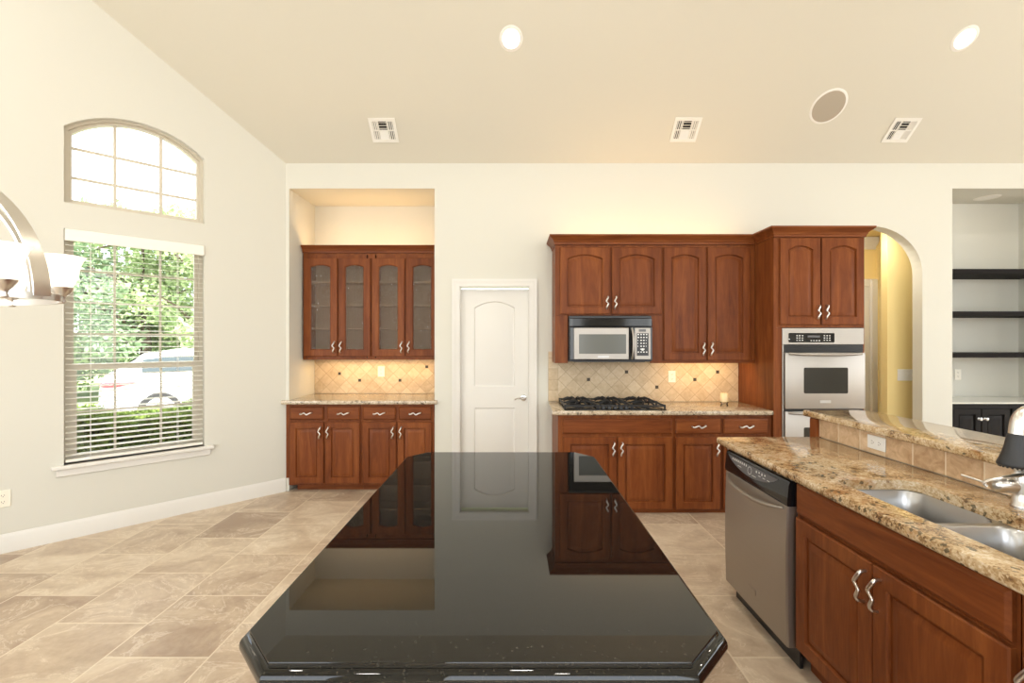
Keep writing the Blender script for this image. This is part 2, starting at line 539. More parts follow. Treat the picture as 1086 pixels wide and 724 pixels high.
def leaf_mat(name, a, b):
    t = NT(name)
    nz = t.noise(t.coord(), 3.0, 4).outputs[0]
    colr = t.ramp(nz, [(0.3, a), (0.7, b)])
    d1 = t.n('ShaderNodeBsdfDiffuse', {0: colr})
    d2 = t.n('ShaderNodeBsdfTranslucent', {0: colr})
    mx = t.n('ShaderNodeMixShader', {0: 0.35, 1: d1.outputs[0], 2: d2.outputs[0]})
    t.t.links.new(mx.outputs[0], t.out.inputs[0])
    return t.m
M['leaf_dark'] = leaf_mat('leaf_dark', (0.22, 0.32, 0.20), (0.38, 0.48, 0.29))
M['leaf_mid'] = leaf_mat('leaf_mid', (0.33, 0.44, 0.22), (0.52, 0.60, 0.33))
M['leaf_hedge'] = leaf_mat('leaf_hedge', (0.10, 0.16, 0.045), (0.26, 0.33, 0.09))
M['hedge_core'] = plain('hedge_core_dark', (0.035, 0.05, 0.03), 0.95)  # flat dark tone standing in for shade inside the hedge
M['bark'] = plain('bark', (0.10, 0.07, 0.05), 0.9)
M['grass'] = plain('lawn_grass', (0.22, 0.29, 0.10), 0.95)
M['asphalt'] = plain('pale_driveway', (0.42, 0.41, 0.39), 0.9)
M['car_white'] = plain('white_car_paint', (0.78, 0.79, 0.80), 0.2, 0.0, 0.5, 0.8)
M['car_glass'] = plain('car_glass', (0.04, 0.055, 0.06), 0.06)
M['tyre'] = plain('tyre_rubber', (0.03, 0.03, 0.03), 0.8)
M['rim'] = plain('alloy_rim', (0.55, 0.55, 0.56), 0.35, 0.8)
M['tail_red'] = plain('tail_light_red', (0.55, 0.06, 0.07), 0.2)

# ---------------------------------------------------------------- the room
def X(px, d): return (px - 543.0) * d / F
def Z(py, d): return H + (362.0 - py) * d / F
ZC, SL, YF, ZTOP = 3.288, 0.865, 2.6, 4.992       # ceiling height at the back wall, its slope, where it turns flat
CX, CY = -2.272, YW                               # corner of back wall and angled window wall
NX0, NX1, NZ, NY = -2.237, -0.777, 3.035, 5.17    # cabinet niche
AX0, AX1, AZ, AY = 4.419, 5.65, 3.035, 5.08       # shelf alcove

bm = B()
box(bm, -5.2, 8.7, -4.2, 6.2, -0.12, 0.0)
struct('floor', bm, M['floor'], 0)

def YZX(x0):     # polygons in (Y, Z) pushed along X
    return frame_M((x0, 0, 0), (0, 1, 0), (0, 0, 1))
def XZY(y0):     # polygons in (X, Z) pushed along +Y
    return Matrix(((1, 0, 0, 0), (0, 0, 1, y0), (0, 1, 0, 0), (0, 0, 0, 1)))

def plan(bm, pts_, zf, th):
    a = [bm.verts.new((x, y, zf(y))) for x, y in pts_]
    b = [bm.verts.new((x, y, zf(y) + th)) for x, y in pts_]
    face(bm, a[::-1]); face(bm, b)
    for i in range(len(a)):
        j = (i + 1) % len(a)
        face(bm, [a[i], a[j], b[j], b[i]])
bm = B()
plan(bm, [(CX - 0.08, YW + 0.12), (CX - 0.2, YW), (CX - (CY - YF) - 0.2, YF), (8.62, YF), (8.62, YW + 0.12)], lambda y: ZC + SL * (YW - y), 0.15)
plan(bm, [(CX - (CY - YF) - 0.2, YF), (-4.74, 2.30), (-4.74, -4.12), (8.62, -4.12), (8.62, YF)], lambda y: ZTOP, 0.15)
struct('ceiling', bm, M['ceiling'], 0)

# back wall: one sheet with the niche, pantry door, arch and alcove cut out of it
DX0, DX1, DZ = X(487, YW), X(562, YW), 2.055
arx0, arx1, ars, arz = 3.085, 4.119, 2.18, 2.657
pts = [(CX - 0.02, 0), (NX0, 0), (NX0, NZ), (NX1, NZ), (NX1, 0), (DX0, 0), (DX0, DZ), (DX1, DZ), (DX1, 0), (arx0, 0)]
acx, arw = (arx0 + arx1) / 2, (arx1 - arx0) / 2
for i in range(25):
    a = PI - PI * i / 24
    pts.append((acx + arw * math.cos(a), ars + (arz - ars) * math.sin(a)))
pts += [(arx1, 0), (AX0, 0), (AX0, AZ), (AX1, AZ), (AX1, 0), (8.6, 0), (8.6, ZC + 0.02), (CX - 0.02, ZC + 0.02)]
bm = B()
prism(bm, pts, XZY(YW), 0.115)
struct('wall_back', bm, M['wall'], 0)

def recess(name_w, name_c, x0, x1, y1, z1, m):
    bm = B()
    y0 = YW + 0.114
    box(bm, x0 - 0.06, x0, y0, y1, 0, z1 + 0.06)
    box(bm, x1, x1 + 0.06, y0, y1, 0, z1 + 0.06)
    box(bm, x0 - 0.06, x1 + 0.06, y1, y1 + 0.06, 0, z1 + 0.06)
    struct(name_w, bm, m, 0)
    bm = B()
    box(bm, x0, x1, y0, y1, z1, z1 + 0.06)
    struct(name_c, bm, m, 0)
recess('wall_niche', 'ceiling_niche', NX0, NX1, NY, NZ, M['wall'])
recess('wall_alcove', 'ceiling_alcove', AX0, AX1, AY, AZ, M['wall'])

# hall seen through the arch
bm = B()
box(bm, 3.996, AX0 - 0.062, 4.85, 4.93, 0, 2.74)
prism(bm, [(3.996, 4.93), (4.43, 5.50), (4.356, 5.50), (4.356, 4.93)], Matrix.Identity(4), 2.74)
struct('wall_hall', bm, M['yellow'], 0)
bm = B()
box(bm, 2.4, 4.36, 5.45, 5.53, 0, 2.74)
box(bm, 2.4, 2.46, 4.69, 5.45, 0, 2.74)
struct('wall_hall_back', bm, M['yellow'], 0)
bm = B()
box(bm, 2.4, 4.43, 4.69, 5.53, 2.74, 2.80)
struct('ceiling_hall', bm, M['yellow'], 0)
CROWN_W = [(0, 2.60), (0.012, 2.60), (0.014, 2.625), (0.04, 2.655), (0.07, 2.70), (0.078, 2.735), (0.0, 2.735)]
bm = B()
sweep(bm, [(2.50, 5.45), (4.345, 5.45)], CROWN_W, 0, 1.0)
tag(obj('trim_1', bm, M['white_trim']), 'white crown moulding in the yellow hall beyond the arch', 'moulding', kind='structure')
bm = B()
cxh = X(929.5, 5.45)
zt = Z(296, 5.45)
box(bm, cxh - 0.09, cxh, 5.425, 5.45, 0, zt, 0.006)
box(bm, cxh - 0.08, cxh - 0.05, 5.415, 5.43, 0, zt - 0.012, 0.004)
box(bm, 2.95, cxh - 0.09, 5.425, 5.45, zt - 0.09, zt, 0.006)
box(bm, 2.95, cxh - 0.09, 5.435, 5.449, 0, zt - 0.09, 0.002)
struct('door_2', bm, M['white_trim'])
light('hall_fill', 'AREA', (3.35, 5.05, 2.70), 5.0, (1.0, 0.93, 0.80), (0, 0, -1), 0.4)  # unseen ceiling light without a fixture, added to light the hall
light('hall_fill_near', 'AREA', (3.80, 4.70, 2.64), 7.5, (1.0, 0.93, 0.80), (0.15, 0.5, -1), 0.06)  # second added light, brightens the yellow wall facing the arch

# angled window wall
UW = (-math.sqrt(0.5), -math.sqrt(0.5), 0)
MW = frame_M((CX, CY, 0), UW, (0, 0, 1))          # (s along the wall, z, w outwards)
def zc(s): return min(ZC + SL * s * math.sqrt(0.5), ZTOP) + 0.02
S0, S1, WB, WT, AB, AS, AR = 0.688, 1.586, 0.565, 2.36, 2.555, 3.135, 0.175
SE = 3.2
WTH = 0.16
def arc(s0, s1, zs, rise, n=16):
    c_, h_ = (s0 + s1) / 2, (s1 - s0) / 2
    rad = (h_ * h_ + rise * rise) / (2 * rise)
    out = []
    for i in range(n + 1):
        s = s0 + (s1 - s0) * i / n
        out.append((s, zs + rise - rad + math.sqrt(rad * rad - (s - c_) ** 2)))
    return out
bm = B()
prism(bm, [(-0.05, 0), (S0, 0), (S0, zc(S0)), (-0.05, zc(-0.05))], MW, WTH)
prism(bm, [(S1, 0), (SE, 0), (SE, zc(SE)), (2.786, zc(2.786)), (S1, zc(S1))], MW, WTH)
prism(bm, [(S0, 0), (S1, 0), (S1, WB), (S0, WB)], MW, WTH)
prism(bm, [(S0, WT), (S1, WT), (S1, AB), (S0, AB)], MW, WTH)
prism(bm, arc(S0, S1, AS, AR) + [(S1, zc(S1)), (S0, zc(S0))], MW, WTH)
struct('wall_left', bm, M['wall'], 0)
ex, ey = CX + UW[0] * SE, CY + UW[1] * SE
def wall_with_openings(name, M_, a0, a1, top, holes):  # unseen room walls; openings cut to suit the added daylight panels
    bm = B()
    xs = a0
    for h0, h1, z0, z1 in holes:
        prism(bm, [(xs, 0), (h0, 0), (h0, top), (xs, top)], M_, 0.12)
        prism(bm, [(h0, 0), (h1, 0), (h1, z0), (h0, z0)], M_, 0.12)
        prism(bm, [(h0, z1), (h1, z1), (h1, top), (h0, top)], M_, 0.12)
        xs = h1
    prism(bm, [(xs, 0), (a1, 0), (a1, top), (xs, top)], M_, 0.12)
    struct(name, bm, M['wall'], 0)
wall_with_openings('wall_rear', XZY(-4.12), ex - 0.14, 8.6, ZTOP, [(-4.5, -1.9, 0.55, 3.45), (-0.7, 1.9, 0.55, 3.45), (3.1, 5.7, 0.55, 3.45)])
wall_with_openings('wall_right', frame_M((8.5, 0, 0), (0, 1, 0), (0, 0, 1)), -4.1, YW, ZTOP, [(-2.8, -0.4, 0.6, 3.2), (0.7, 3.1, 0.6, 3.2)])
wall_with_openings('wall_nook', frame_M((ex - 0.12, 0, 0), (0, 1, 0), (0, 0, 1)), -4.1, ey, ZTOP, [(-1.9, 0.7, 0.4, 2.8)])

# baseboards
BASE = [(0, 0), (0.016, 0), (0.016, 0.095), (0.013, 0.105), (0.013, 0.115), (0.008, 0.124), (0.006, 0.133), (0, 0.133)]
def at_wall(s, w=0.0):
    p = MW @ Vector((s, 0, w)); return (p.x, p.y)
bm = B()
sweep(bm, [at_wall(0.004), at_wall(SE)], BASE, 0, -1.0)
struct('baseboard_left', bm, M['white_trim'])
bm = B()
sweep(bm, [(NX1 + 0.02, YW), (DX0 - 0.10, YW)], BASE, 0, 1.0)
sweep(bm, [(arx1 + 0.01, YW), (AX0 - 0.01, YW)], BASE, 0, 1.0)
struct('baseboard_back', bm, M['white_trim'])

# ---- window_1: arched transom, window_2: double hung with blind
def ring(bm, outer, inner, w0, w1):
    n = len(outer)
    L = lambda pts, w: [MW @ Vector((a, b, w)) for a, b in pts]
    loops(bm, [L(outer, w1), L(outer, w0), L(inner, w0), L(inner, w1), L(outer, w1)], True)
def archpoly(d):
    return [(S0 + d, AB + d), (S1 - d, AB + d)] + arc(S0 + d, S1 - d, AS - d * 0.55, AR - d * 0.1)[::-1]
bm = B()
ring(bm, archpoly(0.0), archpoly(0.022), 0.05, 0.14)
ring(bm, archpoly(0.022), archpoly(0.045), 0.075, 0.13)
w1 = struct('window_1', bm, M['window_frame'], 30)
bm = B()
for s in (0.987, 1.287):
    prism(bm, [(s - 0.011, AB + 0.03), (s + 0.011, AB + 0.03), (s + 0.011, 3.27), (s - 0.011, 3.27)], MW @ Matrix.Translation((0, 0, 0.09)), 0.016)
for z in (2.775, 3.005):
    prism(bm, [(S0 + 0.03, z - 0.010), (S1 - 0.03, z - 0.010), (S1 - 0.03, z + 0.010), (S0 + 0.03, z + 0.010)], MW @ Matrix.Translation((0, 0, 0.0905)), 0.015)
obj('muntin_grid', bm, M['window_frame'], w1)
bm = B()
face(bm, [bm.verts.new(MW @ Vector((a, b, 0.110))) for a, b in archpoly(0.03)])
obj('pane', bm, M['pane'], w1, smooth=0)

def rect(d, z0, z1, ds=0.0): return [(S0 + d + ds, z0 + d), (S1 - d - ds, z0 + d), (S1 - d - ds, z1 - d), (S0 + d + ds, z1 - d)]
bm = B()
ring(bm, rect(0, WB, WT), rect(0.028, WB, WT), 0.065, 0.15)
w2 = struct('window_2', bm, M['window_frame'], 30)
MEET = 1.305
bm = B()
ring(bm, rect(0.0, MEET - 0.02, WT - 0.02, 0.026), rect(0.03, MEET - 0.02, WT - 0.02, 0.026), 0.115, 0.145)
for s in (0.987, 1.287):
    prism(bm, [(s - 0.008, MEET), (s + 0.008, MEET), (s + 0.008, WT - 0.03), (s - 0.008, WT - 0.03)], MW @ Matrix.Translation((0, 0, 0.122)), 0.014)
for z in (1.56, 1.81, 2.06):
    prism(bm, [(S0 + 0.04, z - 0.008), (S1 - 0.04, z - 0.008), (S1 - 0.04, z + 0.008), (S0 + 0.04, z + 0.008)], MW @ Matrix.Translation((0, 0, 0.1225)), 0.013)
obj('upper_sash', bm, M['window_frame'], w2)
bm = B()
ring(bm, rect(0.0, WB + 0.015, MEET + 0.02, 0.028), rect(0.045, WB + 0.015, MEET + 0.02, 0.028), 0.075, 0.108)
for s in (0.987, 1.287):
    prism(bm, [(s - 0.008, WB + 0.03), (s + 0.008, WB + 0.03), (s + 0.008, MEET), (s - 0.008, MEET)], MW @ Matrix.Translation((0, 0, 0.085)), 0.014)
prism(bm, [(S0 + 0.05, 0.94), (S1 - 0.05, 0.94), (S1 - 0.05, 0.956), (S0 + 0.05, 0.956)], MW @ Matrix.Translation((0, 0, 0.0855)), 0.013)
obj('lower_sash', bm, M['window_frame'], w2)
for z0, z1, w in ((MEET, WT - 0.04, 0.134), (WB + 0.04, MEET, 0.097)):
    bm = B()
    face(bm, [bm.verts.new(MW @ Vector((a, b, w))) for a, b in ((S0 + 0.05, z0), (S1 - 0.05, z0), (S1 - 0.05, z1), (S0 + 0.05, z1))])
    obj('pane', bm, M['pane'], w2, smooth=0)
bm = B()
box(bm, S0 - 0.07, S1 + 0.07, WB - 0.028, WB, -0.05, 0.066, 0.006, M=MW)
obj('sill', bm, M['white_trim'], w2)
bm = B()
box(bm, S0 - 0.045, S1 + 0.045, WB - 0.085, WB - 0.0285, -0.018, 0.0, 0.005, M=MW)
obj('apron', bm, M['white_trim'], w2)

bl = thing('window_blind', 'cream slatted blind lowered over the lower rectangular window', 'blind')
p_ = MW @ Vector(((S0 + S1) / 2, WB, 0.03))
bl.location = p_
ML = Matrix.Translation(-p_) @ MW
bm = B()
box(bm, S0 + 0.004, S1 - 0.004, WT - 0.095, WT - 0.004, -0.022, -0.006, 0.004, M=ML)
box(bm, S0 + 0.004, S0 + 0.012, WT - 0.095, WT - 0.004, -0.0065, 0.05, 0.002, M=ML)
box(bm, S1 - 0.012, S1 - 0.004, WT - 0.095, WT - 0.004, -0.0065, 0.05, 0.002, M=ML)
obj('valance', bm, M['blind'], bl)
bm = B()
z = WB + 0.065
while z < WT - 0.10:
    T = ML @ Matrix.Translation((0, z, 0.032)) @ Matrix.Rotation(R(-6), 4, 'X')
    box(bm, S0 + 0.008, S1 - 0.008, -0.0012, 0.0012, -0.025, 0.025, 0.0, M=T)
    z += 0.0435
obj('slats', bm, M['blind'], bl, smooth=0)
bm = B()
box(bm, S0 + 0.008, S1 - 0.008, WB + 0.012, WB + 0.034, 0.008, 0.056, 0.004, M=ML)
obj('bottom_rail', bm, M['blind'], bl)
for s in (S0 + 0.19, S1 - 0.15):
    bm = B()
    for w in (0.006, 0.058):
        tube(bm, [ML @ Vector((s, WB + 0.03, w)), ML @ Vector((s, WT - 0.09, w))], 0.0016, 5)
    obj('ladder_cord', bm, M['blind'], bl)

# ---- door_1: pantry door with casing
def arch_fn(x0, x1, z0, z1, rise, k=10):
    cx_ = (x0 + x1) / 2
    def fn(d):
        hw = (x1 - x0) / 2 - d
        p = [(x0 + d, z0 + d), (x1 - d, z0 + d)]
        if rise > 0:
            for i in range(k + 1):
                q = 1 - 2 * i / k
                p.append((cx_ + hw * q, z1 - rise - d + rise * (1 - q * q)))
        else:
            p += [(x1 - d, z1 - d), (x0 + d, z1 - d)]
        return p
    return fn

DW0, DW1 = X(488, YW), X(561, YW)
dz1 = 2.03
y0 = YW + 0.055
d1 = None
bm = B()
outer = [bm.verts.new((a, y0, b)) for a, b in ((DW0 + 0.003, 0.01), (DW1 - 0.003, 0.01), (DW1 - 0.003, dz1), (DW0 + 0.003, dz1))]
back = [bm.verts.new((v_.co.x, y0 + 0.035, v_.co.z)) for v_ in outer]
edges = []
for i in range(4):
    j = (i + 1) % 4
    face(bm, [outer[i], outer[j], back[j], back[i]])
    edges.append(bm.edges.get((outer[i], outer[j])))
face(bm, back[::-1])
px0, px1 = X(502.5, y0), X(546.5, y0)
for fn in (arch_fn(px0, px1, Z(410, y0), Z(319, y0), 0.065, 12), arch_fn(px0, px1, 0.22, Z(432, y0), 0)):
    steps = [(0.0, 0.0), (0.004, 0.0), (0.012, 0.010), (0.024, 0.010), (0.05, 0.003)]
    rings = []
    for dd, yy in steps:
        rings.append([bm.verts.new((a, y0 + yy, b)) for a, b in fn(dd)])
    n = len(rings[0])
    for i in range(n):
        edges.append(bm.edges.new((rings[0][i], rings[0][(i + 1) % n])))
    for ra, rb in zip(rings, rings[1:]):
        for i in range(n):
            j = (i + 1) % n
            face(bm, [ra[i], ra[j], rb[j], rb[i]])
    face(bm, rings[-1])
bmesh.ops.triangle_fill(bm, use_beauty=True, edges=edges, normal=(0, -1, 0))
d1 = struct('door_1', bm, M['door_paint'], 25)
bm = B()
box(bm, DX0, DX0 + 0.012, YW, YW + 0.115, 0, DZ)
box(bm, DX1 - 0.012, DX1, YW, YW + 0.115, 0, DZ)
box(bm, DX0, DX1, YW, YW + 0.115, DZ - 0.012, DZ)
obj('jamb', bm, M['white_trim'], d1)
bm = B()
CAS = [(0.0, -0.001), (0.0, -0.012), (0.012, -0.017), (0.05, -0.019), (0.058, -0.024), (0.074, -0.024), (0.076, -0.001)]
def casing(bm, a0, a1, zt_):
    pth = [(a0, 0.0), (a0, zt_), (a1, zt_), (a1, 0.0)]
    rings = []
    for o, y in CAS:
        rings.append([(a0 - o, YW + y, 0.0), (a0 - o, YW + y, zt_ + o), (a1 + o, YW + y, zt_ + o), (a1 + o, YW + y, 0.0)])
    loops(bm, [[r_[i] for r_ in rings] for i in range(4)], True, True, True)
casing(bm, DX0 + 0.004, DX1 - 0.004, DZ - 0.004)
obj('casing', bm, M['white_trim'], d1)
hx, hz = X(555.3, y0), Z(421.6, y0)
bm = B()
Mh = Matrix.Translation((hx, y0, hz)) @ Matrix.Rotation(R(90), 4, 'X')
lathe(bm, [(0.0, 0.012), (0.02, 0.012), (0.031, 0.008), (0.033, 0.0)], 24, M=Mh)
tube(bm, [(hx, y0 - 0.01, hz), (hx, y0 - 0.05, hz)], 0.009, 10)
tube(bm, spline([(hx + 0.004, y0 - 0.05, hz), (hx - 0.03, y0 - 0.052, hz + 0.004), (hx - 0.07, y0 - 0.05, hz - 0.004), (hx - 0.098, y0 - 0.047, hz - 0.012)]), [0.010] * 8 + [0.008] * 7 + [0.006], 10)
tag(obj('lever_handle', bm, M['chrome'], d1), 'satin chrome lever handle')

# ---------------------------------------------------------------- cabinets
def door_bm(w, h, rise=0.0, glass=False, st=0.062, t=0.020, rail=None):
    bm = B()
    rl = rail or st
    k = 10
    fn0 = arch_fn(0, w, 0, h, 0)
    op = arch_fn(st, w - st, rl, h - rl, rise, k)
    n = len(op(0))
    def outer(d):
        p = [(d, d), (w - d, d)]
        if rise > 0:
            for i in range(k + 1):
                p.append((w - d - (w - 2 * d) * i / k, h - d))
        else:
            p += [(w - d, h - d), (d, h - d)]
        return p
    L = lambda pts, y: [(a, y, b) for a, b in pts]
    seq = [L(outer(0), 0), L(outer(0), -(t - 0.005)), L(outer(0.005), -t), L(op(0), -t), L(op(0.003), -(t - 0.005))]
    if glass:
        seq += [L(op(0.010), -(t - 0.008)), L(op(0.010), 0)]
        vv = loops(bm, seq + [L(outer(0), 0)], True)
    else:
        seq += [L(op(0.005), -(t - 0.015)), L(op(0.014), -(t - 0.015)), L(op(0.017), -(t - 0.010)), L(op(0.044), -(t - 0.002)), L(op(0.046), -(t - 0.002))]
        loops(bm, seq, True, True, True)
    return bm

def drawer_bm(w, h, t=0.020):
    bm = B()
    L = lambda d, y: [(d, y, d), (w - d, y, d), (w - d, y, h - d), (d, y, h - d)]
    loops(bm, [L(0, 0), L(0, -(t - 0.008)), L(0.004, -(t - 0.005)), L(0.012, -t), L(0.014, -t)], True, True, True)
    return bm

_c = {}
def handle_mesh(vert):
    if vert not in _c:
        s = [(0.008, 0.0, 0.058), (0.008, -0.018, 0.057), (0.006, -0.027, 0.046), (-0.010, -0.030, 0.016), (-0.006, -0.030, 0.007), (0.008, -0.030, -0.008), (0.006, -0.029, -0.018), (-0.006, -0.026, -0.042), (-0.004, -0.018, -0.055), (-0.003, 0.0, -0.058)]
        if not vert:
            s = [(z_, y_, x_ * 0.9) for x_, y_, z_ in s]
        bm = B()
        pts = spline(s, 4)
        rr = [0.0052 + 0.0022 * abs(math.sin(PI * 2 * i / (len(pts) - 1))) for i in range(len(pts))]
        tube(bm, pts, rr, 8)
        _c[vert] = finish(bm, M['nickel'], 60)
    return _c[vert]

def add_handle(parent, x, z, t, vert=True):
    return link('handle', handle_mesh(vert), parent, (x, -t, z))

class Unit:
    """a cabinet: local x along the face, y=0 the carcass front, +y into the wall, z from the unit's base"""
    def __init__(s, name, label, cat, loc, w, rz=0.0, group=None):
        s.o = thing(name, label, cat, loc, rz, group)
        s.w = w
    def carcass(s, x0, x1, z0, z1, dep, m='wood', y0=0.0, open_front=None):
        bm = B()
        if open_front is None:
            box(bm, x0, x1, y0, y0 + dep, z0, z1, 0.0015)
        else:
            st = open_front
            box(bm, x0, x0 + 0.018, 0.0005, dep, z0, z1, 0.001)
            box(bm, x1 - 0.018, x1, 0.0005, dep, z0, z1, 0.001)
            box(bm, x0 + 0.018, x1 - 0.018, 0.0005, dep, z0, z0 + 0.018)
            if s.o['category'] != 'sink cabinet':
                box(bm, x0 + 0.018, x1 - 0.018, 0.0005, dep, z1 - 0.018, z1)
            box(bm, x0 + 0.018, x1 - 0.018, dep - 0.008, dep, z0 + 0.018, z1 - 0.018)
        return obj('carcass', bm, M[m], s.o, smooth=0)
    def door(s, x0, x1, z0, z1, rise=0.0, glass=False, hside=None, hz=None, m='wood', st=0.062, handle='pull'):
        w, h = x1 - x0, z1 - z0
        d = obj('door', door_bm(w, h, rise, glass, st), M[m], s.o, (x0, -0.001, z0), smooth=28)
        if glass:
            bm = B()
            fn = arch_fn(st + 0.004, w - st - 0.004, st + 0.004, h - st - 0.004, rise, 10)
            a = [(p[0], -0.010, p[1]) for p in fn(0)]
            b = [(p[0], -0.006, p[1]) for p in fn(0)]
            loops(bm, [a, b], True, True, True)
            obj('glass_pane', bm, M['seeded'], d, smooth=0)
        if hside:
            hx_ = 0.030 if hside == 'l' else w - 0.030
            add_handle(d, hx_, hz - z0, 0.020)
        return d
    def drawer(s, x0, x1, z0, z1, handle=True, m='wood_h', name='drawer'):
        w, h = x1 - x0, z1 - z0
        d = obj(name, drawer_bm(w, h), M[m], s.o, (x0, -0.001, z0), smooth=28)
        if handle:
            add_handle(d, w / 2, h / 2, 0.020, False)
        return d
    def part(s, name, bm, m, loc=(0, 0, 0), smooth=35):
        return obj(name, bm, M[m] if isinstance(m, str) else m, s.o, loc, smooth=smooth)

# ---- niche: base cabinets
NF = 4.54                                          # front of the doors
nc = NF + 0.021
xa, xb = X(302.3, NF), NX1 - 0.0015
mid = (X(381.5, NF) + X(384.2, NF)) / 2
for lab, x0, x1, dr, dl in (
        ('cherry wood base cabinet at the left end of the niche counter, beside the window wall', xa, mid - 0.0005, ((307.2, 342.4), (346.8, 381.2)), ((307.2, 342.8), (344.9, 381.2))),
        ('cherry base cabinet at the right end of the niche counter, nearest the white pantry door', mid + 0.0005, xb, ((384.8, 419.5), (422.8, 457.4)), ((384.4, 420.0), (421.9, 457.8)))):
    u = Unit('base_cabinet', lab, 'cabinet', (x0, nc, 0), x1 - x0)
    k0 = max(x0, NX0 + 0.002)
    u.carcass(k0 - x0, x1 - x0, 0.062, 0.872, NY - nc - 0.02)
    if k0 > x0:
        bm = B()
        box(bm, 0, k0 - x0 - 0.0005, 0, YW - nc - 0.002, 0.134, 0.872)
        u.part('filler_strip', bm, 'wood', smooth=0)
    bm = B()
    box(bm, (0.085 if k0 > x0 else 0), x1 - x0, 0.062, 0.085, 0, 0.0615)
    u.part('toe_kick', bm, 'wood_h', smooth=0)
    for i, (a, b) in enumerate(dr):
        u.drawer(X(a, NF) - x0, X(b, NF) - x0, Z(445.2, NF), Z(431.2, NF))
    for i, (a, b) in enumerate(dl):
        u.door(X(a, NF) - x0, X(b, NF) - x0, Z(512.6, NF), Z(447.6, NF), 0, False, 'r' if i == 0 else 'l', Z(458.5, NF), st=0.058)

# ---- niche: worktop
EDGE = [(0.008, 0), (0.003, -0.002), (0.0, -0.009), (0.0, -0.030), (0.004, -0.037), (0.012, -0.040)]
def worktop(name, label, outline, top, m, holes=()):
    bm = B()
    cx_ = sum(p[0] for p in outline) / len(outline); cy_ = sum(p[1] for p in outline) / len(outline)
    lo = [(p[0] - cx_, p[1] - cy_) for p in outline]
    hl = [[(a - cx_, b - cy_) for a, b in h] for h in holes]
    slab(bm, lo, [(d, z) for d, z in EDGE], hl)
    o = obj(name, bm, M[m], None, (cx_, cy_, top), smooth=40)
    return tag(o, label, 'countertop')
worktop('countertop', 'speckled granite countertop of the lit niche under the glass-door cabinets',
        [(X(298, 4.515), 4.515), (X(463.3, 4.515), 4.515), (X(463.3, 4.515), YW - 0.003), (NX1 - 0.001, YW - 0.003), (NX1 - 0.001, NY - 0.012), (NX0 + 0.001, NY - 0.012), (NX0 + 0.001, YW - 0.003), (X(298, 4.515) - 0.03, YW - 0.003)],
        0.9135, 'granite_pale')

# ---- niche: tile
def accents(parent, pts, y):
    for ax_, az_ in pts:
        bm = B()
        box(bm, ax_ - 0.016, ax_ + 0.016, y - 0.004, y, az_ - 0.016, az_ + 0.016, 0.003)
        tag(obj('accent_tile', bm, M['accent'], parent), 'small dark bronze square tile')
D = 0.152
M['tile_niche'] = backsplash_mat('backsplash_niche', X(360, 5.155), Z(396, 5.155), D)
bm = B()
box(bm, NX0 + 0.001, NX1 - 0.001, 5.158, NY - 0.001, 0.914, 1.33)
bs = tag(obj('backsplash', bm, M['tile_niche'], None, smooth=0), 'travertine diamond tile backsplash lit warmly inside the niche', 'backsplash')
ax0, az0 = X(360, 5.155), Z(396, 5.155)
accents(bs, [(ax0, az0), (ax0 + 1.5 * D, az0 - D / 2), (ax0 + 4.5 * D, az0 - D / 2), (ax0 + 6.5 * D, az0 + D / 2)], 5.159)

# ---- niche: glass-door wall cabinets
GF = 4.83
gc = GF + 0.021
zb, zt = Z(381.4, GF), Z(268, GF)
midx = X(393.4, GF)
for lab, x0, x1, dl, hz_ in (
        ('glass-door wall cabinet on the left in the niche, next to the window wall', NX0 + 0.012, midx - 0.0005, ((322, 357.4), (358.8, 392.6)), 0),
        ('glass-door wall cabinet on the right in the niche, toward the pantry door', midx + 0.0005, NX1 - 0.004, ((394.3, 429), (430.6, 464.6)), 0)):
    u = Unit('glass_cabinet', lab, 'cabinet', (x0, gc, zb), x1 - x0)
    u.carcass(0, x1 - x0, 0, zt - zb, 0.29, open_front=0.04)
    bm = B()
    c0, c1 = X(dl[0][1], GF) - x0, X(dl[1][0], GF) - x0
    box(bm, c0 - 0.02, c1 + 0.02, 0, 0.018, 0.02, zt - zb - 0.02)
    box(bm, 0.0185, X(dl[0][0], GF) - x0 + 0.03, 0, 0.018, 0.0, zt - zb)
    box(bm, X(dl[1][1], GF) - x0 - 0.03, x1 - x0 - 0.0185, 0, 0.018, 0.0, zt - zb)
    box(bm, 0.05, x1 - x0 - 0.05, 0.001, 0.017, 0.0, 0.055)
    box(bm, 0.05, x1 - x0 - 0.05, 0.001, 0.017, zt - zb - 0.06, zt - zb)
    u.part('face_frame', bm, 'wood', smooth=0)
    for zz in (2.14, 1.89, 1.64):
        bm = B()
        box(bm, 0.02, x1 - x0 - 0.02, 0.03, 0.28, zz - zb - 0.009, zz - zb + 0.009)
        u.part('shelf', bm, 'wood_in', smooth=0)
    bm = B()
    box(bm, 0.0185, x1 - x0 - 0.0185, 0.270, 0.281, 0.019, zt - zb - 0.019)
    u.part('back_panel', bm, 'wood_in', smooth=0)
    for i, (a, b) in enumerate(dl):
        u.door(X(a, GF) - x0, X(b, GF) - x0, Z(377.8, GF) - zb, Z(273.6, GF) - zb, 0.022, True, 'r' if i == 0 else 'l', Z(368, GF) - zb, st=0.066)
def crown(name, label, path, zb_, hh=0.085, oo=0.055):
    P = [(-0.03, 0), (0.006, 0.0), (0.008, 0.018), (0.014, 0.024), (0.016, 0.034), (0.026, 0.046), (0.040, 0.056), (0.046, 0.064), (oo, 0.070), (oo, hh), (-0.03, hh)]
    bm = B()
    c_ = path[0]
    sweep(bm, [(a - c_[0], b - c_[1]) for a, b in path], P, 0, 1.0)
    return tag(obj(name, bm, M['wood_h'], None, (c_[0], c_[1], zb_), smooth=30), label, 'moulding')
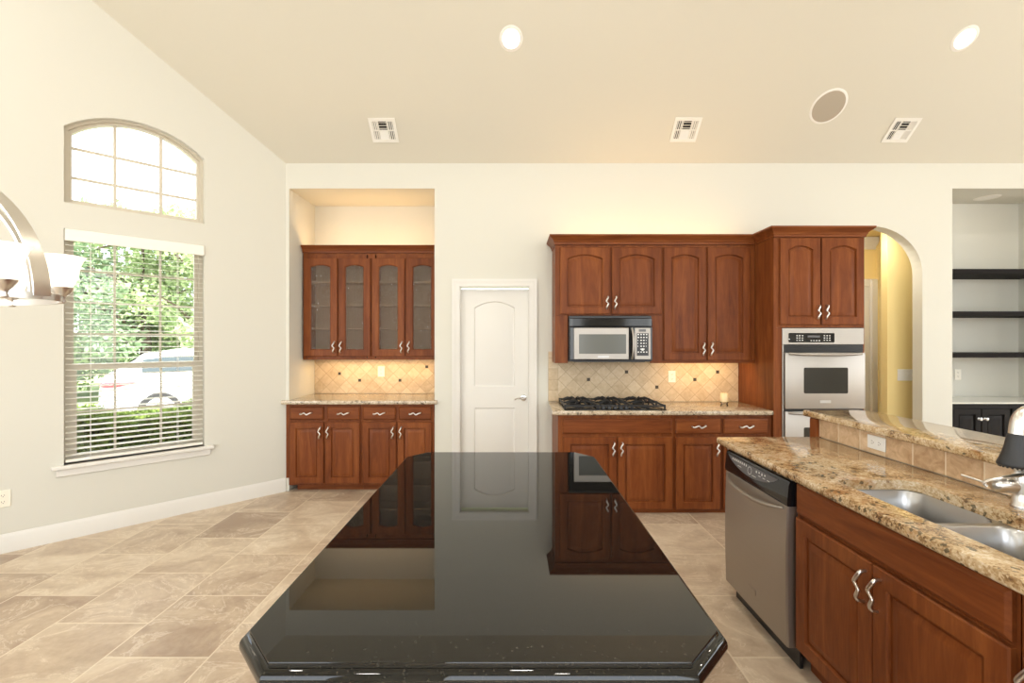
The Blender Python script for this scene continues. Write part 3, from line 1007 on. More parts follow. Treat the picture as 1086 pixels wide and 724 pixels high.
crown('crown_molding', 'cherry crown moulding along the top of the niche glass cabinets', [(NX0 + 0.012, GF + 0.012), (NX1 - 0.004, GF + 0.012)], zt + 0.001, 0.075, 0.05)

# ---- cooking wall: base cabinets
BF = 3.96
bc = BF + 0.021
BXL, BXR = X(592, BF), 2.268
ba, bb = X(715, BF), X(766, BF)
depb = YW - bc - 0.004
dz_ = (Z(460, BF), Z(444, BF)); do_ = (Z(540.3, BF), Z(463.4, BF))
u = Unit('base_cabinet', 'wide cherry base cabinet under the gas cooktop with one long blank front', 'cabinet', (BXL, bc, 0), ba - BXL)
u.carcass(0, ba - BXL - 0.001, 0.046, 0.858, depb)
bm = B(); box(bm, 0.0, ba - BXL - 0.001, 0.012, 0.03, 0, 0.0455); u.part('toe_kick', bm, 'wood_h', smooth=0)
u.drawer(X(597, BF) - BXL, X(713, BF) - BXL, dz_[0], dz_[1], False, name='false_front')
u.door(X(597, BF) - BXL, X(654, BF) - BXL, do_[0], do_[1], 0, False, 'r', Z(476, BF))
u.door(X(655.3, BF) - BXL, X(713.5, BF) - BXL, do_[0], do_[1], 0, False, 'l', Z(476, BF))
for lab, x0, x1, a, b, hs in (('narrow cherry base cabinet with one drawer, just right of the cooktop cabinet', ba, bb, 717, 765, 'r'),
                              ('narrow cherry base cabinet against the oven tower, mostly hidden by the peninsula', bb, BXR, 767.6, 815, 'l')):
    u = Unit('base_cabinet', lab, 'cabinet', (x0, bc, 0), x1 - x0)
    u.carcass(0, x1 - x0 - 0.001, 0.046, 0.858, depb)
    bm = B(); box(bm, 0.0, x1 - x0 - 0.001, 0.012, 0.03, 0, 0.0455); u.part('toe_kick', bm, 'wood_h', smooth=0)
    u.drawer(X(a, BF) - x0, X(b, BF) - x0, dz_[0], dz_[1])
    u.door(X(a, BF) - x0, X(b - 1, BF) - x0, do_[0], do_[1], 0, False, hs, Z(476, BF))
CT = 0.9
worktop('countertop', 'tan granite countertop carrying the gas cooktop below the microwave',
        [(0.350, 3.94), (2.263, 3.94), (2.263, YW - 0.003), (0.362, YW - 0.003)], CT, 'granite_pale')

# ---- cooking wall: tile
M['tile_cook'] = backsplash_mat('backsplash_cooking', X(624.2, 4.556), Z(402.3, 4.556), D, X(592, 4.556))
bm = B()
box(bm, X(581.5, 4.556), 2.266, 4.559, YW - 0.001, CT + 0.0005, 1.40)
bs = tag(obj('backsplash', bm, M['tile_cook'], None, smooth=0), 'travertine diamond tile backsplash behind the gas cooktop', 'backsplash')
ax0, az0 = X(624.2, 4.556), Z(402.3, 4.556)
accents(bs, [(ax0, az0), (ax0 + 2.5 * D, az0 + D / 2), (ax0 + 4.5 * D, az0 - D / 2), (ax0 + 7 * D, az0), (ax0 + 8.5 * D, az0 + D / 2)], 4.560)

# ---- cooking wall: upper cabinets
UF = 4.235
uc = UF + 0.021
depu = YW - uc - 0.003
ua, ubd = 0.402, X(703, UF)
ztop = Z(259, UF)
uz = Z(385, UF)
mz1 = 1.742
u = Unit('wall_cabinet', 'cherry wall cabinet with two short arched doors above the microwave', 'cabinet', (ua, uc, uz), ubd - ua)
MX0, MX1 = 0.524, 1.290
bm = B()
box(bm, 0, ubd - ua - 0.001, 0, depu, mz1 - uz, ztop - uz, 0.001)
u.part('carcass', bm, 'wood', smooth=0)
for s0, s1 in ((0, MX0 - ua - 0.003), (MX1 - ua + 0.003, ubd - ua - 0.001)):
    bm = B()
    box(bm, s0, s1, 0, 0.02, 0, mz1 - uz - 0.0005)
    u.part('side_filler', bm, 'wood', smooth=0)
for s0, s1 in ((0, 0.018), (ubd - ua - 0.019, ubd - ua - 0.001)):
    bm = B()
    box(bm, s0, s1, 0.0205, depu, 0, mz1 - uz - 0.0005)
    u.part('side_panel', bm, 'wood', smooth=0)
u.door(X(594, UF) - ua, X(647, UF) - ua, Z(333, UF) - uz, Z(262, UF) - uz, 0.04, False, 'r', Z(321, UF) - uz, st=0.066)
u.door(X(649, UF) - ua, X(702, UF) - ua, Z(333, UF) - uz, Z(262, UF) - uz, 0.04, False, 'l', Z(321, UF) - uz, st=0.066)
u = Unit('wall_cabinet', 'cherry wall cabinet with two tall arched doors between microwave and oven tower', 'cabinet', (ubd, uc, uz), 2.268 - ubd)
u.carcass(0, 2.267 - ubd, 0.03, ztop - uz, depu)
bm = B(); box(bm, 0, 2.267 - ubd, 0, 0.02, 0, 0.0295); u.part('light_rail', bm, 'wood_h', smooth=0)
u.door(X(704.3, UF) - ubd, X(749, UF) - ubd, Z(382, UF) - uz, Z(262, UF) - uz, 0.032, False, 'r', Z(370, UF) - uz, st=0.066)
u.door(X(750.8, UF) - ubd, X(796, UF) - ubd, Z(382, UF) - uz, Z(262, UF) - uz, 0.032, False, 'l', Z(370, UF) - uz, st=0.066)

# ---- oven tower
TF = 3.93
tc_ = TF + 0.021
tx0, tx1 = 2.270, X(918.6, TF)
tw = tx1 - tx0
OVX0, OVX1 = X(832, TF), X(917.3, TF)
OZT, OZB = Z(347.6, TF), 0.40
u = Unit('oven_cabinet', 'tall cherry cabinet tower holding the double oven, beside the arch', 'cabinet', (tx0, tc_, 0), tw)
dept = YW - tc_ - 0.003
for s0, s1, a, b, z0, z1 in ((0, 0.02, 0, dept, 0, ztop), (tw - 0.02, tw, 0, dept, 0, ztop)):
    bm = B(); box(bm, s0, s1, a, b, z0, z1); u.part('side_panel', bm, 'wood', smooth=0)
bm = B(); box(bm, 0.0205, tw - 0.0205, 0.001, dept, OZT + 0.003, ztop - 0.001); u.part('carcass', bm, 'wood', smooth=0)
bm = B(); box(bm, 0.0205, tw - 0.0205, 0.001, dept, 0.05, OZB - 0.003); u.part('lower_box', bm, 'wood', smooth=0)
bm = B(); box(bm, 0.0205, OVX0 - tx0 - 0.002, 0.0005, 0.02, OZB - 0.0025, OZT + 0.002); u.part('stile', bm, 'wood', smooth=0)
u.door(X(828, TF) - tx0, X(870.6, TF) - tx0, Z(344.3, TF), Z(252, TF), 0.035, False, 'r', Z(331, TF), st=0.066)
u.door(X(872, TF) - tx0, X(917, TF) - tx0, Z(344.3, TF), Z(252, TF), 0.035, False, 'l', Z(331, TF), st=0.066)
u.drawer(0.05, tw - 0.02, 0.07, OZB - 0.02)

crown('crown_molding', 'cherry crown moulding stepping round the cooking-wall cabinets and oven tower',
      [(ua, YW - 0.002), (ua, UF + 0.012), (tx0, UF + 0.012), (tx0, TF + 0.012), (tx1, TF + 0.012), (tx1, YW - 0.002)], ztop + 0.0005)

# ---- double oven
ov = thing('double_oven', 'stainless steel double wall oven built into the cherry tower', 'oven', ((OVX0 + OVX1) / 2, tc_, OZB))
ow = OVX1 - OVX0
hw = ow / 2
zo = lambda py: Z(py, TF) - OZB
bm = B(); box(bm, -hw + 0.004, hw - 0.004, 0.001, 0.52, 0.0, OZT - OZB); obj('housing', bm, M['black_plastic'], ov, smooth=0)
bm = B()
box(bm, -hw - 0.012, hw, -0.012, 0.0, zo(365.2), zo(347.6), 0.003)
obj('control_panel', bm, M['steel'], ov)
bm = B()
bm2 = bm
box(bm, -hw - 0.012, -hw - 0.001, -0.012, 0.0, 0, zo(365.4), 0.002)
obj('side_trim', bm, M['steel'], ov)
xo = lambda px: X(px, TF) - (OVX0 + OVX1) / 2
bm = B()
poly = rrect(xo(837), xo(885.5), zo(363), zo(353), 0.008)
prism(bm, poly, Matrix(((1, 0, 0, 0), (0, 0, -1, -0.0125), (0, 1, 0, 0), (0, 0, 0, 1))), 0.003)
dp = obj('display', bm, M['black_gloss'], ov)
for cxp, rows in ((849, 3), (878, 3), (864, 1), (840.5, 1)):
    for i in range(3 if rows == 3 else (4 if cxp == 864 else 1)):
        for j in range(rows):
            q0 = cxp - 4 + i * 2.9; q1 = 355.4 + j * 2.4 if rows == 3 else (360.6 if cxp == 864 else 359)
            bm = B(); box(bm, xo(q0), xo(q0 + 1.5), -0.0166, -0.0155, zo(q1 + 0.9), zo(q1)); obj('button', bm, M['white_print'], dp, smooth=0)
bm = B(); box(bm, xo(857), xo(870), -0.0166, -0.0155, zo(357.8), zo(355.6)); obj('clock_window', bm, M['grey_plastic'], dp, smooth=0)
bm = B()
box(bm, -hw + 0.001, hw - 0.004, -0.006, 0.0, zo(373.2), zo(365.4))
for i in range(3):
    zz = zo(372.4) + i * 0.018
    box(bm, -hw + 0.01, hw - 0.012, -0.009, -0.005, zz, zz + 0.010, 0.002)
obj('vent_strip', bm, M['black_plastic'], ov, smooth=0)
def oven_door(name, z0, z1, wz0, wz1, hz_):
    bm = B(); box(bm, -hw + 0.002, hw - 0.002, -0.028, 0.0, z0, z1, 0.005, seg=2)
    d = obj(name, bm, M['steel'], ov)
    bm = B()
    prism(bm, rrect(xo(852), xo(898.6), wz0, wz1, 0.012), Matrix(((1, 0, 0, 0), (0, 0, -1, -0.0275), (0, 1, 0, 0), (0, 0, 0, 1))), 0.003)
    obj('oven_window', bm, M['oven_glass'], d)
    bm = B()
    n = 14
    pts = []
    for i in range(n + 1):
        q = -1 + 2 * i / n
        pts.append((q * (hw - 0.035), -0.030 - 0.042 * (1 - q ** 4), hz_ + 0.008 * q * q))
    tube(bm, pts, [0.011] * (n + 1), 10)
    obj('handle', bm, M['steel'], d, smooth=60)
    return d
du = oven_door('upper_door', zo(433.4), zo(373.8), zo(417), zo(389.6), zo(375.8))
bm = B(); box(bm, xo(869), xo(880.5), -0.0305, -0.0278, zo(427.2), zo(424.2), 0.001); obj('badge', bm, M['sink_steel'], du)
oven_door('lower_door', 0.02, zo(436.2), zo(500), zo(453), zo(438.6))
bm = B(); box(bm, -hw + 0.004, hw - 0.004, -0.004, 0.0005, zo(436), zo(433.5)); obj('gap_strip', bm, M['black_plastic'], ov, smooth=0)

# ---- microwave
MF = 4.17
mw = thing('microwave', 'stainless over-the-range microwave with black vent grille, above the cooktop', 'microwave', ((MX0 + MX1) / 2, MF + 0.05, Z(383.5, MF)))
mb = Z(383.5, MF)
xm = lambda px: X(px, MF) - (MX0 + MX1) / 2
zm = lambda py: Z(py, MF) - mb
mwh = (MX1 - MX0) / 2 - 0.002
bm = B(); box(bm, -mwh, mwh, -0.015, YW - MF - 0.068, 0.0, mz1 - mb - 0.004, 0.004); obj('housing', bm, M['black_plastic'], mw)
bm = B()
box(bm, -mwh, mwh, -0.040, -0.0155, zm(346.3), zm(337), 0.006)
for i in range(5):
    zz = zm(345.6) + i * 0.0145
    box(bm, -mwh + 0.035, mwh - 0.035, -0.044, -0.038, zz, zz + 0.009, 0.002)
obj('vent_grille', bm, M['black_gloss'], mw)
bm = B(); box(bm, -mwh + 0.004, xm(667.9), -0.045, -0.0155, zm(381.8), zm(346.6), 0.006); md = obj('door', bm, M['black_gloss'], mw)
bm = B(); box(bm, xm(608.6), xm(667), -0.050, -0.0445, zm(381), zm(347.4), 0.004); obj('steel_frame', bm, M['steel'], md)
bm = B(); box(bm, xm(614), xm(664), -0.0522, -0.0495, zm(375), zm(354.3), 0.002); obj('window', bm, M['micro_glass'], md)
bm = B(); box(bm, xm(634), xm(646), -0.0515, -0.0495, zm(378.8), zm(377.4)); obj('badge', bm, M['sink_steel'], md)
bm = B(); box(bm, xm(668.3), mwh, -0.045, -0.0155, zm(381.8), zm(346.6), 0.004); mp = obj('control_panel', bm, M['black_gloss'], mw)
bm = B(); box(bm, xm(673.2), xm(690), -0.050, -0.0445, zm(381), zm(347.6), 0.003); obj('steel_fascia', bm, M['steel'], mp)
bm = B(); box(bm, xm(675.4), xm(687.8), -0.0515, -0.0495, zm(377), zm(353.3), 0.001); obj('keypad', bm, M['black_plastic'], mp)
bm = B(); box(bm, xm(677.5), xm(685), -0.0515, -0.0495, zm(351.6), zm(349)); obj('clock_window', bm, M['grey_plastic'], mp)
for j in range(7):
    for i in range(4):
        if j in (2, 3, 4) and i in (0, 3): w_ = 0.6
        else: w_ = 1.5
        if j == 5 and i != 1 and i != 2: continue
        bm = B(); box(bm, xm(676.2 + i * 2.9), xm(676.2 + i * 2.9 + w_), -0.0522, -0.0513, zm(355.2 + j * 3.1), zm(354 + j * 3.1)); obj('button', bm, M['white_print'], mp, smooth=0)
bm = B()
lathe(bm, [(0.0, 0.0), (0.012, 0.0), (0.012, -0.0005)], 12, M=Matrix.Translation((xm(681.5), -0.0521, zm(370.5))) @ Matrix.Rotation(R(90), 4, 'X'))
obj('start_button', bm, M['white_print'], mp, smooth=0)
bm = B()
pts = []
for i in range(11):
    q = -1 + 2 * i / 10
    pts.append((xm(670.3) + 0.006 * (1 - q * q), -0.046 - 0.035 * (1 - q ** 4), (zm(381) + zm(347.4)) / 2 + q * (zm(347.4) - zm(381)) / 2 * 0.97))
tube(bm, pts, 0.010, 10)
obj('handle', bm, M['steel'], md, smooth=60)
bm = B(); box(bm, -mwh + 0.05, mwh - 0.05, 0.02, 0.30, -0.006, 0.001); obj('filter', bm, M['grey_plastic'], mw, smooth=0)

# ---- cooktop
ck = thing('gas_cooktop', 'black five-burner gas cooktop with cast iron grates set in the counter', 'cooktop', (0.90, 4.215, CT))
bm = B(); box(bm, -0.445, 0.445, -0.255, 0.255, 0.0005, 0.012, 0.005, seg=2); obj('hob_plate', bm, M['black_gloss'], ck)
burn = [(-0.30, 0.12, 0.045), (-0.30, -0.13, 0.038), (0.0, 0.0, 0.058), (0.30, 0.12, 0.045), (0.30, -0.13, 0.038)]
for bx_, by_, br in burn:
    bm = B(); lathe(bm, [(br * 1.25, 0.0125), (br * 1.2, 0.018), (br, 0.020), (br * 0.95, 0.030), (br * 0.7, 0.034), (0, 0.034)], 20, (bx_, by_, 0), cap0=True)
    obj('burner', bm, M['iron'], ck)
for gx0, gx1 in ((-0.435, -0.155), (-0.145, 0.145), (0.155, 0.435)):
    bm = B()
    g0, g1 = -0.235, 0.235
    T_ = 0.007
    for a, b in ((gx0, g0), (gx0, g1), (gx1, g0), (gx1, g1), (gx0, 0), (gx1, 0)):
        box(bm, a - 0.008, a + 0.008, b - 0.008, b + 0.008, 0.0125, 0.050, 0.003)
    for y in (g0, 0.0, g1):
        box(bm, gx0, gx1, y - T_, y + T_, 0.030, 0.046, 0.003)
    for x_ in (gx0, gx1):
        box(bm, x_ - T_, x_ + T_, g0, g1, 0.030, 0.046, 0.003)
    gm = (gx0 + gx1) / 2
    for yc in (-0.12, 0.12):
        for k in range(8):
            a = PI / 4 * k + PI / 8
            p0 = Vector((gm + 0.03 * math.cos(a), yc + 0.03 * math.sin(a), 0.060))
            p1 = Vector((gm + min(0.13, 0.115 / max(abs(math.sin(a)), 0.3)) * math.cos(a), yc + 0.112 * math.sin(a), 0.046))
            tube(bm, [p0, (p0 + p1) / 2 + Vector((0, 0, 0.012)), p1], [0.008, 0.010, 0.008], 6)
    obj('grate', bm, M['iron'], ck, smooth=40)
for i in range(5):
    bm = B(); lathe(bm, [(0.019, 0.0125), (0.019, 0.028), (0.015, 0.034), (0, 0.034)], 16, (-0.10 + i * 0.05, -0.232, 0))
    obj('knob', bm, M['black_plastic'], ck)

# ---- candle
cn = thing('candle', 'cream pillar candle in a clear glass holder on the counter by the oven tower', 'candle', (1.99, 4.27, CT))
bm = B(); lathe(bm, [(0, 0.0005), (0.032, 0.0005), (0.034, 0.006), (0.028, 0.012), (0.026, 0.022), (0.037, 0.028), (0.038, 0.036), (0.0, 0.030)], 24); obj('glass_holder', bm, M['clear'], cn, smooth=60)
bm = B(); lathe(bm, [(0, 0.0305), (0.034, 0.036), (0.0355, 0.040), (0.0355, 0.110), (0.033, 0.115), (0.0, 0.110)], 24); obj('wax', bm, M['candle'], cn, smooth=60)
bm = B(); tube(bm, [(0, 0, 0.109), (0.001, 0, 0.120)], 0.001, 5); obj('wick', bm, M['black_plastic'], cn)

# ---------------------------------------------------------------- peninsula
PX = 1.250            # front edge of the worktop
PF = 1.282            # front of doors
pc = PF + 0.021
PY0, PY1 = -0.30, 2.80
KX = 1.89             # tiled face of the raised bar wall
PT = 0.915
bm = B()
box(bm, KX + 0.010, KX + 0.12, PY0, 2.80, 0, 1.022)
kw = struct('wall_bar', bm, M['wall'], 0)
bm = B()
box(bm, KX, KX + 0.0095, PY0, 2.80, PT + 0.0005, 1.022)
tag(obj('bar_backsplash', bm, M['bar_tile'], None, smooth=0), 'row of tan stone tiles between sink counter and raised bar', 'backsplash')
bm = B()
box(bm, KX - 0.022, KX + 0.14, 2.801, 2.86, 0, 1.0215, 0.003)
tag(obj('bar_end_panel', bm, M['wood'], None), 'cherry end panel closing the raised bar next to the oven', 'panel')
worktop('raised_countertop', 'raised granite bar top running above the tiled sink wall',
        [(1.848, PY0), (2.245, PY0), (2.245, 2.84), (2.195, 2.892), (1.848, 2.892)], 1.0665, 'granite')

# worktop with the sink cut out
SX0, SX1, SY0, SY1 = 1.362, 1.688, 1.19, 1.925
hole = [(SX1 - 0.0, SY0 + 0.06)] + [(SX1 - 0.06 + 0.06 * math.cos(R(a)), SY1 - 0.06 + 0.06 * math.sin(R(a))) for a in range(0, 91, 15)] \
     + [(SX0 + 0.03 + 0.03 * math.cos(R(a)), SY1 - 0.03 + 0.03 * math.sin(R(a))) for a in range(90, 181, 15)] \
     + [(SX0 + 0.03 + 0.03 * math.cos(R(a)), SY0 + 0.03 + 0.03 * math.sin(R(a))) for a in range(180, 271, 15)] \
     + [(SX1 - 0.06 + 0.06 * math.cos(R(a)), SY0 + 0.06 + 0.06 * math.sin(R(a))) for a in range(270, 360, 15)]
worktop('countertop', 'gold and brown granite peninsula countertop around the steel sink',
        [(PX, PY0), (KX - 0.001, PY0), (KX - 0.001, 2.80), (PX + 0.02, 2.80), (PX, 2.78)], PT, 'granite', [hole])

def pu(name, label, cat, yfar, ynear):
    return Unit(name, label, cat, (pc, yfar, 0), yfar - ynear, R(-90))
depp = KX + 0.009 - pc
# end panel beyond the dishwasher
bm = B()
box(bm, -0.028, 0.0, -0.010, depp, 0.10, PT - 0.041, 0.001)
box(bm, -0.028, 0.0, 0.06, depp, 0.0, 0.0995)
e = obj('end_panel', bm, M['wood'], None, (pc, 2.6925, 0), (0, 0, R(-90)), smooth=0)
tag(e, 'cherry panel at the far end of the peninsula beyond the dishwasher', 'panel')

# dishwasher: local x runs from the far side towards the camera
DWF = 1.260
dwy = 2.690
dw = thing('dishwasher', 'stainless dishwasher with black control strip under the granite peninsula', 'dishwasher', (DWF + 0.03, dwy, 0), R(-90))
W_ = 0.612
bm = B(); box(bm, 0.004, W_ - 0.004, 0.022, 0.57, 0.09, PT - 0.045); obj('tub', bm, M['black_plastic'], dw, smooth=0)
bm = B()
n = 10
L0 = []
def bow(z): return -0.030 - 0.006 * math.sin(PI * min(max((z - 0.10) / 0.64, 0), 1))
rows = [0.10 + 0.645 * i / n for i in range(n + 1)]
loops(bm, [[(0.003, 0.021, z), (0.003, bow(z) + 0.006, z), (0.010, bow(z), z), (W_ - 0.010, bow(z), z), (W_ - 0.003, bow(z) + 0.006, z), (W_ - 0.003, 0.021, z)] for z in rows], True, True, True)
dd = obj('door', bm, M['steel'], dw, smooth=30)
bm = B()
loops(bm, [[(0.003, 0.021, z), (0.003, y, z), (W_ - 0.003, y, z), (W_ - 0.003, 0.021, z)] for z, y in ((0.7455, -0.031), (0.76, -0.034), (0.84, -0.026), (0.858, -0.020), (0.862, -0.012))], True, True, True)
cpn = obj('control_panel', bm, M['black_gloss'], dw, smooth=30)
def on_cp(x, z): return (x, -0.034 + 0.008 * (z - 0.76) / 0.08 - 0.0012, z)
bm = B()
crs = [(0.03 + 0.50 * i / 16, 0.845) for i in range(17)] + [(0.53 - 0.50 * i / 16, 0.845 - 0.062 * math.sin(PI * (i / 16)) ** 0.7 if 0 < i < 16 else 0.845) for i in range(1, 16)]
face(bm, [bm.verts.new(on_cp(x, z)) for x, z in crs])
obj('control_lens', bm, M['grey_plastic'], cpn, smooth=0)
def mark(x0, x1, z0, z1):
    bm = B()
    face(bm, [bm.verts.new(Vector(on_cp(a, b)) + Vector((0, -0.0006, 0))) for a, b in ((x0, z0), (x1, z0), (x1, z1), (x0, z1))])
    obj('button', bm, M['white_print'], cpn, smooth=0)
for i in range(8):
    mark(0.085 + i * 0.021, 0.085 + i * 0.021 + 0.010, 0.827, 0.838)
for i in range(4):
    mark(0.335 + i * 0.026, 0.335 + i * 0.026 + 0.010, 0.822 + 0.004 * (i % 2), 0.834)
for i in range(3):
    mark(0.36 + i * 0.04, 0.36 + i * 0.04 + 0.022, 0.812, 0.815)
mark(0.15, 0.19, 0.808, 0.811); mark(0.30, 0.34, 0.797, 0.800)
bm = B()
dc = Vector(on_cp(0.275, 0.818))
for a0 in range(0, 360, 30):
    r0, r1 = 0.017, 0.021
    q = [(r0, a0), (r1, a0), (r1, a0 + 22), (r0, a0 + 22)]
    face(bm, [bm.verts.new(Vector(on_cp(0.275 + r_ * math.cos(R(a)), 0.816 + r_ * math.sin(R(a)))) + Vector((0, -0.0007, 0))) for r_, a in q])
obj('dial_ring', bm, M['white_print'], cpn, smooth=0)
bm = B()
pts = []
for i in range(17):
    q = -1 + 2 * i / 16
    pts.append((W_ / 2 + q * 0.272, -0.032 - 0.036 * (1 - q ** 4), 0.728 - 0.028 * (1 - q * q)))
tube(bm, pts, [0.006 + 0.006 * (1 - abs(-1 + i / 8) ** 3) for i in range(17)], 10)
obj('handle', bm, M['steel'], dd, smooth=60)
bm = B(); box(bm, 0.27, 0.34, bow(0.2) - 0.0025, bow(0.2), 0.19, 0.215); obj('badge', bm, M['steel'], dd, smooth=0)
bm = B(); box(bm, 0.01, W_ - 0.01, 0.03, 0.045, 0.0, 0.089); obj('toe_plate', bm, M['black_plastic'], dw, smooth=0)
bm = B(); box(bm, 0.003, W_ - 0.003, -0.005, 0.021, 0.8655, 0.873); obj('mounting_strip', bm, M['nickel'], dw, smooth=0)

# sink base
sy = dwy - W_ - 0.002
sn = X(1062, PF) * 0 + 1.165
u = pu('sink_cabinet', 'cherry cabinet below the double sink with long blank front and two doors', 'sink cabinet', sy, sn)
u.carcass(0, u.w - 0.001, 0.10, PT - 0.042, depp, open_front=0.04)
ff = lambda px: sy - PF * F / (px - 543.0)           # local x of a picture column on the door plane
bm = B()
box(bm, 0.0, 0.035, 0, 0.0004 + 0.018, 0.10, PT - 0.042)
box(bm, u.w - 0.036, u.w - 0.001, 0, 0.0184, 0.10, PT - 0.042)
box(bm, 0.0355, u.w - 0.0365, 0, 0.0184, PT - 0.075, PT - 0.042)
box(bm, 0.0355, u.w - 0.0365, 0, 0.0184, 0.10, 0.135)
box(bm, 0.0355, u.w - 0.0365, 0, 0.0184, 0.69, 0.73)
box(bm, u.w / 2 - 0.03, u.w / 2 + 0.03, 0, 0.0184, 0.1355, 0.6895)
u.part('face_frame', bm, 'wood', smooth=0)
bm = B(); box(bm, 0, u.w - 0.001, 0.06, 0.08, 0, 0.0995); u.part('toe_kick', bm, 'wood_h', smooth=0)
xl, xr, xmid = 0.014, u.w - 0.010, ff(924)
u.drawer(xl, xr, 0.725, 0.858, False, name='false_front')
u.door(xl, xmid - 0.002, 0.115, 0.708, 0, False, 'r', 0.612)
u.door(xmid + 0.002, xr, 0.115, 0.708, 0, False, 'l', 0.612)
# next cabinet, cut by the edge of the picture
u = pu('base_cabinet', 'cherry drawer cabinet cut off at the lower right edge, beside the sink cabinet', 'cabinet', sn - 0.001, 0.55)
u.carcass(0, u.w - 0.001, 0.10, PT - 0.042, depp)
bm = B(); box(bm, 0, u.w - 0.001, 0.06, 0.08, 0, 0.0995); u.part('toe_kick', bm, 'wood_h', smooth=0)
u.drawer(0.016, u.w - 0.02, 0.725, 0.858)
u.door(0.016, u.w / 2 - 0.003, 0.115, 0.708, 0, False, 'l', 0.645)
u.door(u.w / 2 + 0.003, u.w - 0.02, 0.115, 0.708, 0, False, 'l', 0.645)

# sink
sk = thing('kitchen_sink', 'undermount stainless double-bowl sink in the granite peninsula', 'sink', ((SX0 + SX1) / 2, (SY0 + SY1) / 2, PT - 0.24))
ox, oy, oz = sk.location
zr = PT - 0.0405 - oz
DIV = 1.556
for (y0_, y1_) in ((DIV + 0.012, SY1 + 0.006), (SY0 - 0.006, DIV - 0.012)):
    bm = B()
    def rr(d, r, z): return [(a - ox, b - oy, z) for a, b in rrect(SX0 - 0.006 + d, SX1 + 0.006 - d, y0_ + d, y1_ - d, r, 6)]
    fl = [(a - ox, b - oy, zr) for a, b in rrect(SX0 - 0.022, SX1 + 0.022, y0_ - 0.0118, y1_ + 0.0118, 0.02, 6)]
    zrr = zr - 0.001
    loops(bm, [fl, [(p[0], p[1], zr) for p in rr(0.0, 0.06, 0)], rr(0.004, 0.06, zr - 0.006), rr(0.010, 0.058, zr - 0.10), rr(0.016, 0.055, zr - 0.165), rr(0.026, 0.05, zr - 0.183), rr(0.05, 0.04, zr - 0.190)], True, False, True)
    b_ = obj('basin', bm, M['sink_steel'], sk, smooth=50)
    bm = B()
    lathe(bm, [(0.045, -0.1885), (0.042, -0.1865), (0.036, -0.1895), (0.0, -0.1893)], 20, ((SX0 + SX1) / 2 - ox, (y0_ + y1_) / 2 - oy, zr))
    obj('drain', bm, M['chrome'], b_, smooth=60)

# faucet
fx, fy = 1.812, 1.615
fc = thing('faucet', 'brushed nickel pull-out faucet with black spray head, behind the sink', 'faucet', (fx, fy, PT))
fl = lambda x, y, z: (x - fx, y - fy, z - PT)
bm = B(); lathe(bm, [(0.033, 0.0005), (0.033, 0.006), (0.029, 0.010), (0.027, 0.05), (0.029, 0.085), (0.028, 0.115), (0.022, 0.13), (0.0, 0.132)], 24, cap0=True); obj('body', bm, M['nickel'], fc, smooth=60)
bm = B()
lathe(bm, [(0.0, -0.005), (0.020, 0.0), (0.026, 0.010), (0.027, 0.05), (0.025, 0.085), (0.0, 0.09)], 20, M=Matrix.Translation(fl(1.725, 1.632, 0.988)) @ Vector((1, -0.10, -0.02)).to_track_quat('Z', 'Y').to_matrix().to_4x4())
hb = obj('valve_hub', bm, M['nickel'], fc, smooth=60)
bm = B()
tube(bm, spline([fl(1.81, 1.575, 1.045), fl(1.76, 1.60, 1.028), fl(1.712, 1.628, 1.006), fl(1.700, 1.640, 0.992), fl(1.706, 1.636, 0.980)]), [0.010] * 8 + [0.009] * 13, 8, flat=0.6)
tube(bm, [fl(1.704, 1.64, 0.992), fl(1.697, 1.676, 0.996), fl(1.690, 1.712, 0.999)], [0.0045, 0.0035, 0.004], 8)
obj('lever', bm, M['nickel'], hb, smooth=60)
bm = B()
tube(bm, spline([fl(1.818, 1.60, 1.02), fl(1.822, 1.595, 1.09), fl(1.838, 1.592, 1.18), fl(1.830, 1.592, 1.245), fl(1.802, 1.592, 1.255), fl(1.776, 1.594, 1.228), fl(1.768, 1.596, 1.176)], 6), 0.0215, 16)
obj('spout', bm, M['nickel'], fc, smooth=60)
bm = B()
lathe(bm, [(0.0, 0.004), (0.021, 0.004), (0.0235, 0.0), (0.0245, -0.012), (0.028, -0.045), (0.037, -0.085), (0.042, -0.100), (0.042, -0.108), (0.038, -0.112), (0.0, -0.110)], 24, M=Matrix.Translation(fl(1.767, 1.596, 1.172)) @ Matrix.Rotation(R(6), 4, 'Y'))
sp = obj('spray_head', bm, M['rubber'], fc, smooth=50)
bm = B()
for k in range(18):
    a = 2 * PI * k / 18
    p = Matrix.Translation(fl(1.767, 1.596, 1.172)) @ Matrix.Rotation(R(6), 4, 'Y') @ Vector((0.034 * math.cos(a), 0.034 * math.sin(a), -0.111))
    lathe(bm, [(0.0035, 0.001), (0.0028, -0.005), (0.0, -0.006)], 6, p)
tag(obj('spray_nozzles', bm, M['rubber'], sp), None)

